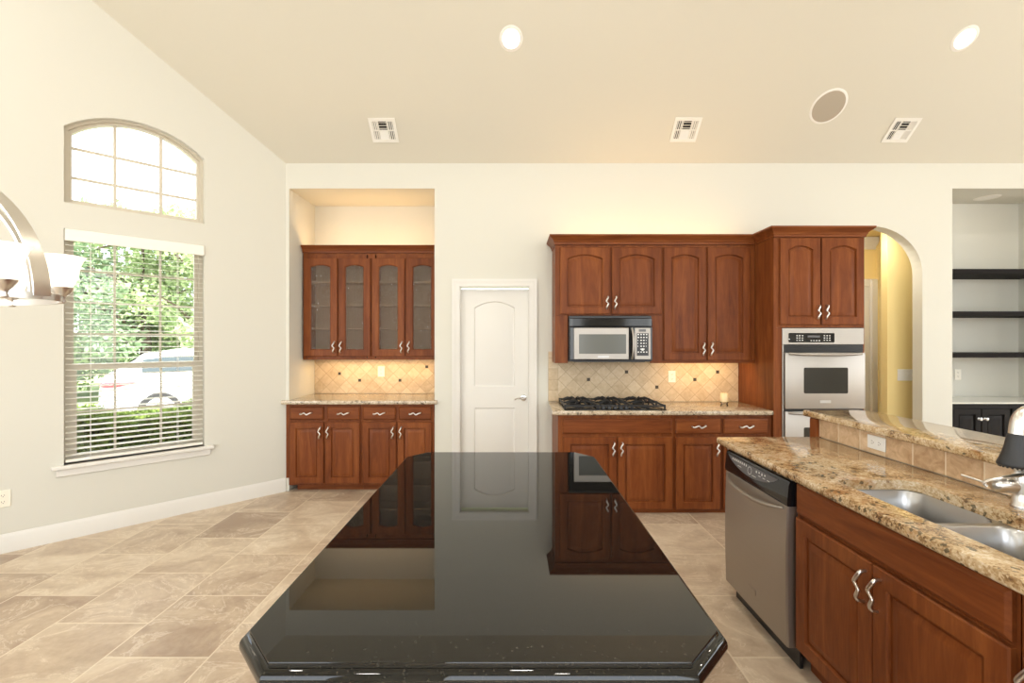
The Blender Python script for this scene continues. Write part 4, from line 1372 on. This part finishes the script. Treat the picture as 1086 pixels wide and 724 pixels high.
# ---------------------------------------------------------------- island
IZ = 0.92
IN = [(-0.440, 0.824), (0.325, 0.824), (0.412, 0.915), (0.412, 2.29), (0.325, 2.388), (-0.440, 2.388), (-0.526, 2.29), (-0.526, 0.915)]
icx, icy = -0.057, 1.606
bm = B()
PROF = [(0.0, 0.0), (-0.0006, -0.0010), (-0.0010, -0.0060), (-0.003, -0.0078), (-0.007, -0.0083), (-0.011, -0.0103), (-0.0145, -0.0143), (-0.0172, -0.0200), (-0.0182, -0.0265), (-0.0178, -0.033), (-0.0155, -0.038), (-0.011, -0.042), (0.02, -0.043)]
slab(bm, [(a - icx, b - icy) for a, b in IN], PROF)
tag(obj('island_countertop', bm, M['black_granite'], None, (icx, icy, IZ), smooth=30), 'polished black granite island top with clipped corners', 'countertop')
ic = thing('island_cabinet', 'cabinet body carrying the black island top, mostly hidden beneath it', 'cabinet', (icx, icy, 0))
bm = B(); box(bm, -0.42, 0.42, -0.72, 0.72, 0.10, IZ - 0.0435, 0.003); obj('carcass', bm, M['wood'], ic)
bm = B(); box(bm, -0.36, 0.36, -0.66, 0.66, 0, 0.0995); obj('toe_kick', bm, M['wood'], ic, smooth=0)
for sgn in (-1, 1):
    for k in range(3):
        d_ = obj('door', door_bm(0.45, 0.72), M['wood'], ic, (sgn * 0.4205, sgn * (-0.70 + 0.475 * k), 0.12), (0, 0, R(90 if sgn > 0 else -90)), smooth=28)
        add_handle(d_, 0.42, 0.62, 0.02)

# ---------------------------------------------------------------- shelf alcove on the right
SFY = 4.66
for lab, pt, pb in (('black alcove shelf, topmost of the three on the right', 285, 290.4), ('black alcove shelf, middle of the three on the right', 330, 334.8), ('black alcove shelf, lowest of the three, above the pale counter', 374.4, 379.2)):
    z1_, z0_ = Z(pt, SFY), Z(pb, SFY)
    bm = B()
    wd = AX1 - AX0 - 0.002
    box(bm, -wd / 2, wd / 2, 0, AY - SFY - 0.002, 0, z1_ - z0_, 0.003)
    tag(obj('wall_shelf', bm, M['shelf_black'], None, ((AX0 + AX1) / 2, SFY, z0_)), lab, 'shelf', 'black shelves in the alcove')
aF = 4.575
azt = Z(428, aF)
x0, x1 = AX0 + 0.002, X(1072.6, aF)
for lab, a, b in (('black painted base cabinet at the left of the shelf alcove', x0, x1), ('black painted base cabinet cut off by the right picture edge', x1 + 0.001, AX1 - 0.002)):
    u = Unit('alcove_cabinet', lab, 'cabinet', (a, aF + 0.021, 0), b - a)
    u.carcass(0, b - a, 0.08, azt - 0.002, AY - aF - 0.03, 'black_wood')
    bm = B(); box(bm, 0, b - a, 0.05, 0.07, 0, 0.0795); u.part('toe_kick', bm, 'black_wood', smooth=0)
    m_ = (b - a) / 2
    for i, (p, q) in enumerate(((0.012, m_ - 0.003), (m_ + 0.003, b - a - 0.012))):
        d_ = u.door(p, q, 0.10, Z(433.5, aF), 0, m='black_wood', st=0.055)
        kx = (q - p) - 0.028 if i == 0 else 0.028
        bm = B()
        lathe(bm, [(0.004, 0.0), (0.006, 0.012), (0.014, 0.020), (0.015, 0.028), (0.0, 0.030)], 12, M=Matrix.Translation((kx, -0.020, Z(444, aF) - 0.10)) @ Matrix.Rotation(R(90), 4, 'X'))
        lathe(bm, [(0.012, 0.0), (0.005, 0.003)], 12, M=Matrix.Translation((kx, -0.020, Z(444, aF) - 0.10)) @ Matrix.Rotation(R(90), 4, 'X'), cap0=True, cap1=True)
        obj('knob', bm, M['nickel'], d_, smooth=60)
bm = B()
wd = AX1 - AX0 - 0.003
box(bm, -wd / 2, wd / 2, 0.0, AY - 4.572 - 0.002, 0, 0.014, 0.002)
act = tag(obj('alcove_countertop', bm, M['alcove_top'], None, ((AX0 + AX1) / 2, 4.572, azt - 0.0015)), 'pale glossy counter over the black alcove cabinets', 'countertop')

# ---------------------------------------------------------------- plates and outlets
def outlet(name, label, origin, u_, v_, w, h, m='plate', kind='duplex', toggles=1, group=None):
    """origin: centre of the plate on the wall, facing u x v"""
    o = thing(name, label, 'outlet' if kind == 'duplex' else 'switch', origin, 0, group)
    Mo = frame_M((0, 0, 0), u_, v_)
    bm = B(); box(bm, -w / 2, w / 2, -h / 2, h / 2, 0.0005, 0.006, 0.002, M=Mo); obj('cover_plate', bm, M[m], o)
    if kind == 'duplex':
        for sg in (-1, 1):
            bm = B()
            cyy = sg * h * 0.19
            prism(bm, rrect(-w * 0.23, w * 0.23, cyy - h * 0.13, cyy + h * 0.13, w * 0.1, 4), Mo @ Matrix.Translation((0, 0, 0.0055)), 0.0018)
            s_ = obj('socket', bm, M[m], o)
            bm = B()
            for dx_ in (-0.007, 0.006):
                box(bm, dx_ - 0.0012, dx_ + 0.0012, cyy - 0.002, cyy + 0.007, 0.0070, 0.0078, M=Mo)
            lathe(bm, [(0.0026, 0.0078), (0, 0.0078)], 8, (0, cyy - 0.008, 0), M=Mo)
            obj('slots', bm, M['slot'], s_, smooth=0)
    else:
        for i in range(toggles):
            xx = (i - (toggles - 1) / 2) * (w / toggles) * 0.92
            bm = B()
            box(bm, xx - 0.006, xx + 0.006, -0.012, 0.012, 0.0055, 0.008, 0.001, M=Mo)
            box(bm, xx - 0.0035, xx + 0.0035, 0.001, 0.009, 0.0078, 0.018, 0.001, M=Mo)
            obj('toggle', bm, M['plate_w'], o)
    return o
outlet('wall_outlet', 'ivory outlet plate on the tile inside the niche', (X(404.3, 5.157), 5.158, Z(393.8, 5.157)), (1, 0, 0), (0, 0, 1), 0.076, 0.118)
outlet('wall_outlet', 'ivory outlet plate on the tile right of the cooktop', (X(712.5, 4.558), 4.559, Z(399.2, 4.558)), (1, 0, 0), (0, 0, 1), 0.072, 0.116)
outlet('wall_outlet', 'white outlet plate lying sideways in the bar tile behind the sink counter', (KX, 2.358, 0.975), (0, 0, 1), (0, 1, 0), 0.070, 0.116, 'plate_w')
pw = at_wall(1.893)
outlet('wall_outlet', 'ivory outlet low on the window wall at the left picture edge', (pw[0], pw[1], 0.385), (math.sqrt(.5), math.sqrt(.5), 0), (0, 0, 1), 0.075, 0.120)
outlet('wall_outlet', 'wall-coloured outlet on the alcove back below the lowest shelf', (X(1015.5, AY), AY - 0.0005, Z(397, AY)), (1, 0, 0), (0, 0, 1), 0.072, 0.116, 'plate')
outlet('light_switch', 'white switch plate with a row of toggles on the yellow hall wall', (X(960.3, 4.85), 4.8495, Z(397.4, 4.85)), (1, 0, 0), (0, 0, 1), 0.176, 0.122, 'plate_w', 'switch', 4)

# ---------------------------------------------------------------- ceiling fittings
NRM = Vector((0, -SL, -1)).normalized()            # out of the sloped ceiling into the room
VUP = Vector((0, -1, SL)).normalized()
def ceil_at(px, py):
    m = (362.0 - py) / F
    y = (ZC + SL * YW - H) / (m + SL)
    return Vector(((px - 543.0) / F * y, y, H + m * y))
def ceil_thing(name, label, cat, px, py, group=None):
    p = ceil_at(px, py)
    o = thing(name, label, cat, p, 0, group)
    o.rotation_euler = Matrix(((1, 0, 0), tuple(VUP), tuple(NRM))).transposed().to_euler()
    # local x = X, y = up the slope, z = into the room
    return o
def downlight(label, px, py, energy):
    o = ceil_thing('recessed_light', label, 'ceiling light', px, py, 'recessed ceiling lights')
    bm = B(); lathe(bm, [(0.072, 0.004), (0.090, 0.005), (0.097, 0.0005)], 32); obj('trim_ring', bm, M['vent_white'], o, smooth=60)
    bm = B(); lathe(bm, [(0.073, 0.003), (0.05, 0.0055), (0.0, 0.0065)], 32); obj('lens', bm, M['lamp'], o, smooth=60)
    p = Vector(o.location) + NRM * 0.02
    light('recessed_light_glow', 'AREA', p, energy, (1.0, 0.90, 0.74), NRM, 0.13, shape='DISK')
    return o
downlight('lit recessed downlight above the island, near the middle of the sloped ceiling', 542, 41, 9)
downlight('lit recessed downlight near the top right corner of the picture', 1023, 41, 9)
def vent(label, px, py):
    o = ceil_thing('ceiling_vent', label, 'vent', px, py, 'ceiling vents')
    w, h = 0.125, 0.115
    bm = B()
    for a in ((-w, w, -h, -h + 0.030), (-w, w, h - 0.030, h), (-w, -w + 0.028, -h + 0.030, h - 0.030), (w - 0.028, w, -h + 0.030, h - 0.030),
              (-w + 0.028, w - 0.028, -0.005, 0.005), (-0.046, -0.038, -h + 0.030, h - 0.030), (0.038, 0.046, -h + 0.030, h - 0.030)):
        box(bm, a[0], a[1], a[2], a[3], 0.0008, 0.010, 0.001)
    obj('vent_frame', bm, M['vent_white'], o)
    bm = B(); box(bm, -w + 0.02, w - 0.02, -h + 0.02, h - 0.02, 0.0003, 0.0010); obj('backing', bm, M['dark_void'], o, smooth=0)
    def blades(x0, x1, y0, y1, along, ang, nb):
        bm = B()
        for i in range(nb):
            q = (i + 0.5) / nb
            if along == 'x':
                T = Matrix.Translation(((x0 + x1) / 2, y0 + (y1 - y0) * q, 0.0055)) @ Matrix.Rotation(R(ang), 4, 'X')
                box(bm, -(x1 - x0) / 2, (x1 - x0) / 2, -0.0065, 0.0065, -0.0005, 0.0005, M=T)
            else:
                T = Matrix.Translation((x0 + (x1 - x0) * q, (y0 + y1) / 2, 0.0055)) @ Matrix.Rotation(R(ang), 4, 'Y')
                box(bm, -0.0065, 0.0065, -(y1 - y0) / 2, (y1 - y0) / 2, -0.0005, 0.0005, M=T)
        obj('louvre', bm, M['vent_white'], o, smooth=0)
    t0, t1 = 0.005, h - 0.030
    blades(-0.038, 0.038, t0, t1, 'x', 38, 3); blades(-0.038, 0.038, -t1, -t0, 'x', -32, 6)
    for a, b, an in ((-w + 0.028, -0.046, 32), (0.046, w - 0.028, -32)):
        blades(a, b, t0, t1, 'y', an, 3); blades(a, b, -t1, -t0, 'y', an, 3)
vent('white ceiling vent above the niche, leftmost of the three', 407, 138)
vent('white ceiling vent above the tall cherry wall cabinet, middle of the three', 727, 137.5)
vent('white ceiling vent right of the round speaker, rightmost of the three', 955.5, 138)
o = ceil_thing('ceiling_speaker', 'round greyish in-ceiling speaker on the sloped ceiling', 'speaker', 878.5, 113)
bm = B(); lathe(bm, [(0.138, 0.0045), (0.150, 0.006), (0.158, 0.0005)], 40); obj('trim_ring', bm, M['vent_white'], o, smooth=60)
bm = B(); lathe(bm, [(0.1385, 0.004), (0.08, 0.006), (0, 0.007)], 40); obj('grille', bm, M['grille'], o, smooth=60)
bm = B()
ad = 4.85
al = thing('alcove_light', 'unlit recessed light in the top of the shelf alcove', 'ceiling light', (X(1048, ad), 4.86, AZ))
lathe(bm, [(0.075, -0.003), (0.10, -0.005), (0.108, -0.0005)], 28); obj('trim_ring', bm, M['vent_white'], al, smooth=60)
bm = B(); lathe(bm, [(0.076, -0.0025), (0.05, -0.004), (0, -0.004)], 28); obj('lens', bm, M['lamp_off'], al, smooth=60)

# lamps of the cabinets: strips under and on top of them
WARM = (1.0, 0.66, 0.30)
def strip(name, label, loc, lx, ly, energy, down=True, color=WARM, back=0.0):
    o = light(name + '_glow', 'AREA', (loc[0], loc[1], loc[2] + (-0.004 if down else 0.014)), energy, color, (0, back, -1 if down else 1), lx, ly)
    return o
strip('under_cabinet_light', '', (-1.5, 5.0, zb - 0.004), 1.25, 0.05, 5.5, True)
strip('under_cabinet_light', '', (1.85, 4.30, uz + 0.026), 0.62, 0.03, 3.2, True, WARM, 0.7)
strip('cabinet_top_light', '', (-1.5, 4.93, zt + 0.01), 1.3, 0.06, 6.0, False, (1.0, 0.62, 0.27))
strip('cabinet_top_light', '', (1.35, 4.40, ztop + 0.01), 1.7, 0.06, 6.0, False, (1.0, 0.62, 0.27))

# ---------------------------------------------------------------- chandelier
chx, chy = -2.2, 1.65
ch = thing('chandelier', 'brushed nickel hoop chandelier with frosted bell shades at the left edge', 'chandelier', (chx, chy, 1.665))
rx, ry = 0.50, 0.30
def ell(fx_, fy_, z0, z1, a_out, a_in, n=48):
    bm = B()
    ls = []
    for k in range(n):
        a = 2 * PI * k / n
        c_, s_ = math.cos(a), math.sin(a)
        ls.append([(a_out * c_ * fx_, a_out * s_ * fy_, z0), (a_out * c_ * fx_, a_out * s_ * fy_, z1), (a_in * c_ * fx_, a_in * s_ * fy_, z1), (a_in * c_ * fx_, a_in * s_ * fy_, z0)])
    ls.append(ls[0])
    loops(bm, ls, True)
    return bm
obj('ring_bar', ell(rx, ry, -0.012, 0.012, 1.0, 0.965), M['nickel'], ch)
def hoop(name, rad, wid, th, zc_, hgt):
    bm = B()
    ls = []
    for i in range(41):
        a = PI * i / 40
        def pt(r, y): return (r * math.cos(a), y, zc_ + hgt / rad * r * math.sin(a))
        ls.append([pt(rad, -wid), pt(rad, wid), pt(rad - th, wid), pt(rad - th, -wid)])
    loops(bm, ls, True, True, True)
    obj(name, bm, M['nickel'], ch)
hoop('outer_hoop', 0.500, 0.030, 0.006, 0.0, 0.500)
hoop('inner_hoop', 0.465, 0.010, 0.008, 0.0, 0.455)
bm = B(); tube(bm, [(0, 0, 0.49), (0, 0, ZTOP - 1.665 - 0.03)], 0.009, 10); lathe(bm, [(0.065, ZTOP - 1.665 - 0.001), (0.06, ZTOP - 1.665 - 0.02), (0.012, ZTOP - 1.665 - 0.04)], 24, cap0=True); obj('stem', bm, M['nickel'], ch)
for sx, sy_ in ((-1.752, 1.772), (-1.725, 1.545), (-2.13, 1.94), (-2.45, 1.92), (-2.13, 1.36), (-2.45, 1.38), (-2.66, 1.75), (-2.66, 1.55)):
    lx, ly = sx - chx, sy_ - chy
    bm = B()
    lathe(bm, [(0.010, -0.018), (0.014, -0.012), (0.010, 0.0), (0.014, 0.012), (0.024, 0.022), (0.034, 0.040), (0.036, 0.045), (0.0, 0.045)], 20, (lx, ly, 0), cap0=True)
    cup = obj('lamp_cup', bm, M['nickel'], ch, smooth=60)
    bm = B()
    pr = [(0.030, 0.042), (0.040, 0.062), (0.049, 0.095), (0.055, 0.130), (0.063, 0.152), (0.073, 0.166)]
    lathe(bm, pr + [(r - 0.003, z) for r, z in pr[::-1]], 28, (lx, ly, 0)); obj('lamp_shade', bm, M['shade'], cup, smooth=60)
    bm = B(); lathe(bm, [(0.008, 0.05), (0.016, 0.075), (0.018, 0.095), (0.010, 0.112), (0, 0.116)], 12, (lx, ly, 0)); obj('bulb', bm, M['lamp'], cup, smooth=60)
light('chandelier_glow', 'POINT', (chx, chy, 2.05), 8, (1.0, 0.88, 0.70), size=0.25)

# ---------------------------------------------------------------- outside the window
GZ = -0.12
bm = B()
box(bm, -60, 8, 2.0, 60, GZ - 0.2, GZ - 0.02)
tag(obj('lawn', bm, M['grass'], None, smooth=0), 'grass ground outside the window', 'lawn', kind='structure')
bm = B()
prism(bm, [(-3.6, 6.9), (-9.9, 4.3), (-12.5, 10.0), (-3.4, 13.0)], Matrix.Translation((0, 0, GZ - 0.019)), 0.139)
tag(obj('driveway', bm, M['asphalt'], None, smooth=0), 'pale driveway beyond the hedge', 'driveway', kind='structure')

def leaf(bm, p, size, rg, mi=0):
    d = Vector((rg.gauss(0, 1), rg.gauss(0, 1), rg.gauss(0, 1))).normalized()
    e = Vector((rg.gauss(0, 1), rg.gauss(0, 1), rg.gauss(0, 1)))
    e = (e - d * e.dot(d)).normalized()
    s = size * rg.uniform(0.6, 1.3)
    face(bm, [bm.verts.new(p - d * s), bm.verts.new(p + e * s * 0.45), bm.verts.new(p + d * s), bm.verts.new(p - e * s * 0.45)], mi)

rg = random.Random(3)
hd = thing('hedge', 'clipped green hedge just outside the window', 'hedge', (MW @ Vector((1.2, GZ, 1.35))))
hp = Vector(hd.location)
bm = B()
for i in range(26000):
    s = rg.uniform(-0.8, 3.2); w = rg.uniform(0.9, 1.8); z = rg.uniform(0, 1)
    top = 0.76 + 0.05 * math.sin(s * 5) + 0.035 * math.sin(s * 13 + w * 9)
    r_ = rg.random()
    if r_ < 0.45: z = 1.0 - 0.06 * rg.random()
    elif r_ < 0.8: w = 0.9 + 0.08 * rg.random()
    p = MW @ Vector((s, GZ + z * (top - GZ), w))
    leaf(bm, p - hp, 0.040, rg)
obj('foliage', bm, M['leaf_hedge'], hd, smooth=0)
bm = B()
for i in range(12):      # solid dark core added so sunlit lawn doesn't show between the leaves
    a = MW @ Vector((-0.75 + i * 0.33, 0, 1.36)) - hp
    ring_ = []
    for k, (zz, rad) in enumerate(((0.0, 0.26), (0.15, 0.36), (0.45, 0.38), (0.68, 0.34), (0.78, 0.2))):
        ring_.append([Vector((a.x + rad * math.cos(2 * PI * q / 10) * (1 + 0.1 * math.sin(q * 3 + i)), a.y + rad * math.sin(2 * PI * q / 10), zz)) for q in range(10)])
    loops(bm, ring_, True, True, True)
obj('inner_core', bm, M['hedge_core'], hd)
bm = B()
for i in range(9):
    p = (MW @ Vector((-1.0 + i * 0.55, GZ, 1.35))) - hp
    tube(bm, [p, p + Vector((0.03, 0.02, 0.3)), p + Vector((-0.02, 0.03, 0.6))], [0.025, 0.018, 0.008], 6)
obj('stems', bm, M['bark'], hd)

def tree(label, x, y, h, r, m, seed, n=8000, low=0.12):
    o = thing('tree', label, 'tree', (x, y, GZ - 0.02), 0, 'trees beyond the driveway')
    g = random.Random(seed)
    bm = B()
    tube(bm, spline([(0, 0, 0), (0.1, 0.05, h * 0.3), (-0.05, 0.1, h * 0.6), (0.05, 0, h * 0.9)], 3), [0.16, 0.15, 0.14, 0.13, 0.11, 0.09, 0.07, 0.05, 0.04, 0.02], 8)
    for k in range(7):
        a = g.uniform(0, 2 * PI); z0_ = h * g.uniform(0.3, 0.7)
        tube(bm, [(0, 0.05, z0_), (math.cos(a) * r * 0.4, math.sin(a) * r * 0.4, z0_ + h * 0.12), (math.cos(a) * r * 0.8, math.sin(a) * r * 0.8, z0_ + h * 0.18)], [0.05, 0.035, 0.012], 6)
    obj('trunk', bm, M['bark'], o)
    cl = []
    for k in range(34):
        a = g.uniform(0, 2 * PI); zz = g.uniform(low, 0.97)
        q = r * math.sqrt(max(0.05, 1 - ((zz - 0.5) / 0.55) ** 2)) * math.sqrt(g.random())
        cl.append((Vector((q * math.cos(a), q * math.sin(a), zz * h)), g.uniform(0.45, 0.85)))
    bm = B()
    for i in range(n):
        c_, cr = g.choice(cl)
        d = Vector((g.gauss(0, 1), g.gauss(0, 1), g.gauss(0, 0.8))).normalized() * cr * g.random() ** 0.4
        p = c_ + d
        if p.z > 0.05:
            leaf(bm, p, 0.095, g)
    obj('foliage', bm, M[m], o, smooth=0)
for a in (('dark leafy tree at the left of the window view', -12.4, 12.2, 5.6, 2.0, 'leaf_dark', 11),
          ('pale green tree filling the middle of the window view', -10.9, 13.4, 5.2, 1.9, 'leaf_mid', 12),
          ('bright green tree at the right of the window view', -9.2, 13.4, 5.5, 1.9, 'leaf_mid', 13),
          ('tall tree partly hidden behind the other trees', -13.6, 15.6, 6.0, 2.4, 'leaf_dark', 14),
          ('broad dark tree behind the parked white car', -11.4, 16.6, 5.9, 2.4, 'leaf_dark', 15),
          ('low light green tree beyond the left edge of the window', -14.6, 13.2, 4.6, 2.0, 'leaf_mid', 16)):
    tree(*a)

# car: x forward, y left, z up
cr = thing('parked_car', 'white parked car beyond the hedge outside the window', 'car', (-5.66, 9.32, GZ + 0.121), math.atan2(0.6, 0.8))
cr.scale = (0.94, 0.94, 0.94)
st = [  # x, half width, bottom, belt, roof, roof half width
    (-2.16, 0.60, 0.42, 0.72, 0.74, 0.40), (-2.10, 0.78, 0.30, 0.92, 0.95, 0.55), (-1.90, 0.86, 0.22, 0.97, 1.10, 0.58), (-1.55, 0.89, 0.20, 0.97, 1.34, 0.60),
    (-1.0, 0.90, 0.20, 0.96, 1.43, 0.62), (-0.2, 0.90, 0.20, 0.95, 1.45, 0.63), (0.45, 0.90, 0.20, 0.94, 1.38, 0.61), (0.95, 0.90, 0.20, 0.94, 1.10, 0.60),
    (1.20, 0.89, 0.20, 0.93, 0.97, 0.60), (1.8, 0.86, 0.22, 0.84, 0.88, 0.55), (2.15, 0.75, 0.28, 0.70, 0.74, 0.45), (2.26, 0.55, 0.40, 0.58, 0.60, 0.30)]
bm = B()
ls = []
for x_, hw_, zb_, zl, zr_, rw in st:
    half = [(hw_ * 0.86, zb_), (hw_ * 0.98, zb_ + 0.12), (hw_, (zb_ + zl) / 2), (hw_ * 0.97, zl - 0.05), (hw_ * 0.93, zl), (rw + 0.03, zl + (zr_ - zl) * 0.82), (rw * 0.8, zr_ - (zr_ - zl) * 0.03), (rw * 0.3, zr_ + 0.02)]
    ls.append([(x_, y_, z_) for y_, z_ in half] + [(x_, -y_, z_) for y_, z_ in half[::-1]])
loops(bm, ls, True, True, True)
obj('body', bm, M['car_white'], cr, smooth=40)
for sg in (1, -1):
    for seg in ((3, 4, 5), (5, 6, 7)):
        bm = B()
        lo, hi = [], []
        for k in seg:
            x_, hw_, zb_, zl, zr_, rw = st[k]
            off_ = 0.012
            fr0, fr1 = 0.14, 0.90
            ya, yb = hw_ * 0.93, rw + 0.03
            for lst, fr in ((lo, fr0), (hi, fr1)):
                f2 = fr / 0.82 if fr <= 0.82 else 1
                lst.append((x_, sg * (ya + (yb - ya) * min(f2, 1) + off_), zl + (zr_ - zl) * min(fr, 0.78)))
        loops(bm, [lo, hi], False)
        obj('side_window', bm, M['car_glass'], cr, smooth=0)
bm = B()
loops(bm, [[(-2.00, -0.5, 1.04), (-2.00, 0.5, 1.04)], [(-1.62, -0.52, 1.335), (-1.62, 0.52, 1.335)]], False)
obj('rear_window', bm, M['car_glass'], cr, smooth=0)
for sg in (1, -1):
    bm = B()
    tube(bm, spline([(-2.10, sg * 0.70, 0.82), (-2.02, sg * 0.80, 0.82), (-1.86, sg * 0.862, 0.83), (-1.62, sg * 0.888, 0.86)], 3), [0.05, 0.055, 0.055, 0.055, 0.05, 0.05, 0.04, 0.03, 0.02, 0.006], 8)
    obj('tail_light', bm, M['tail_red'], cr)
for wx in (-1.28, 1.36):
    for sg in (1, -1):
        Mt = Matrix.Translation((wx, sg * 0.80, 0.33)) @ Matrix.Rotation(R(90 * -sg), 4, 'X')
        bm = B(); lathe(bm, [(0.20, -0.1), (0.30, -0.1), (0.335, -0.07), (0.335, 0.08), (0.31, 0.105), (0.235, 0.108), (0.225, 0.09)], 32, M=Mt, cap0=True); wl = obj('wheel', bm, M['tyre'], cr)
        bm = B()
        lathe(bm, [(0.24, 0.100), (0.222, 0.112), (0.205, 0.10)], 32, M=Mt)
        for k in range(10):
            T_ = Mt @ Matrix.Rotation(2 * PI * k / 10, 4, 'Z')
            box(bm, 0.03, 0.22, -0.016, 0.016, 0.092, 0.110, 0.003, M=T_)
        lathe(bm, [(0.05, 0.09), (0.05, 0.116), (0, 0.118)], 16, M=Mt)
        obj('rim', bm, M['rim'], wl)
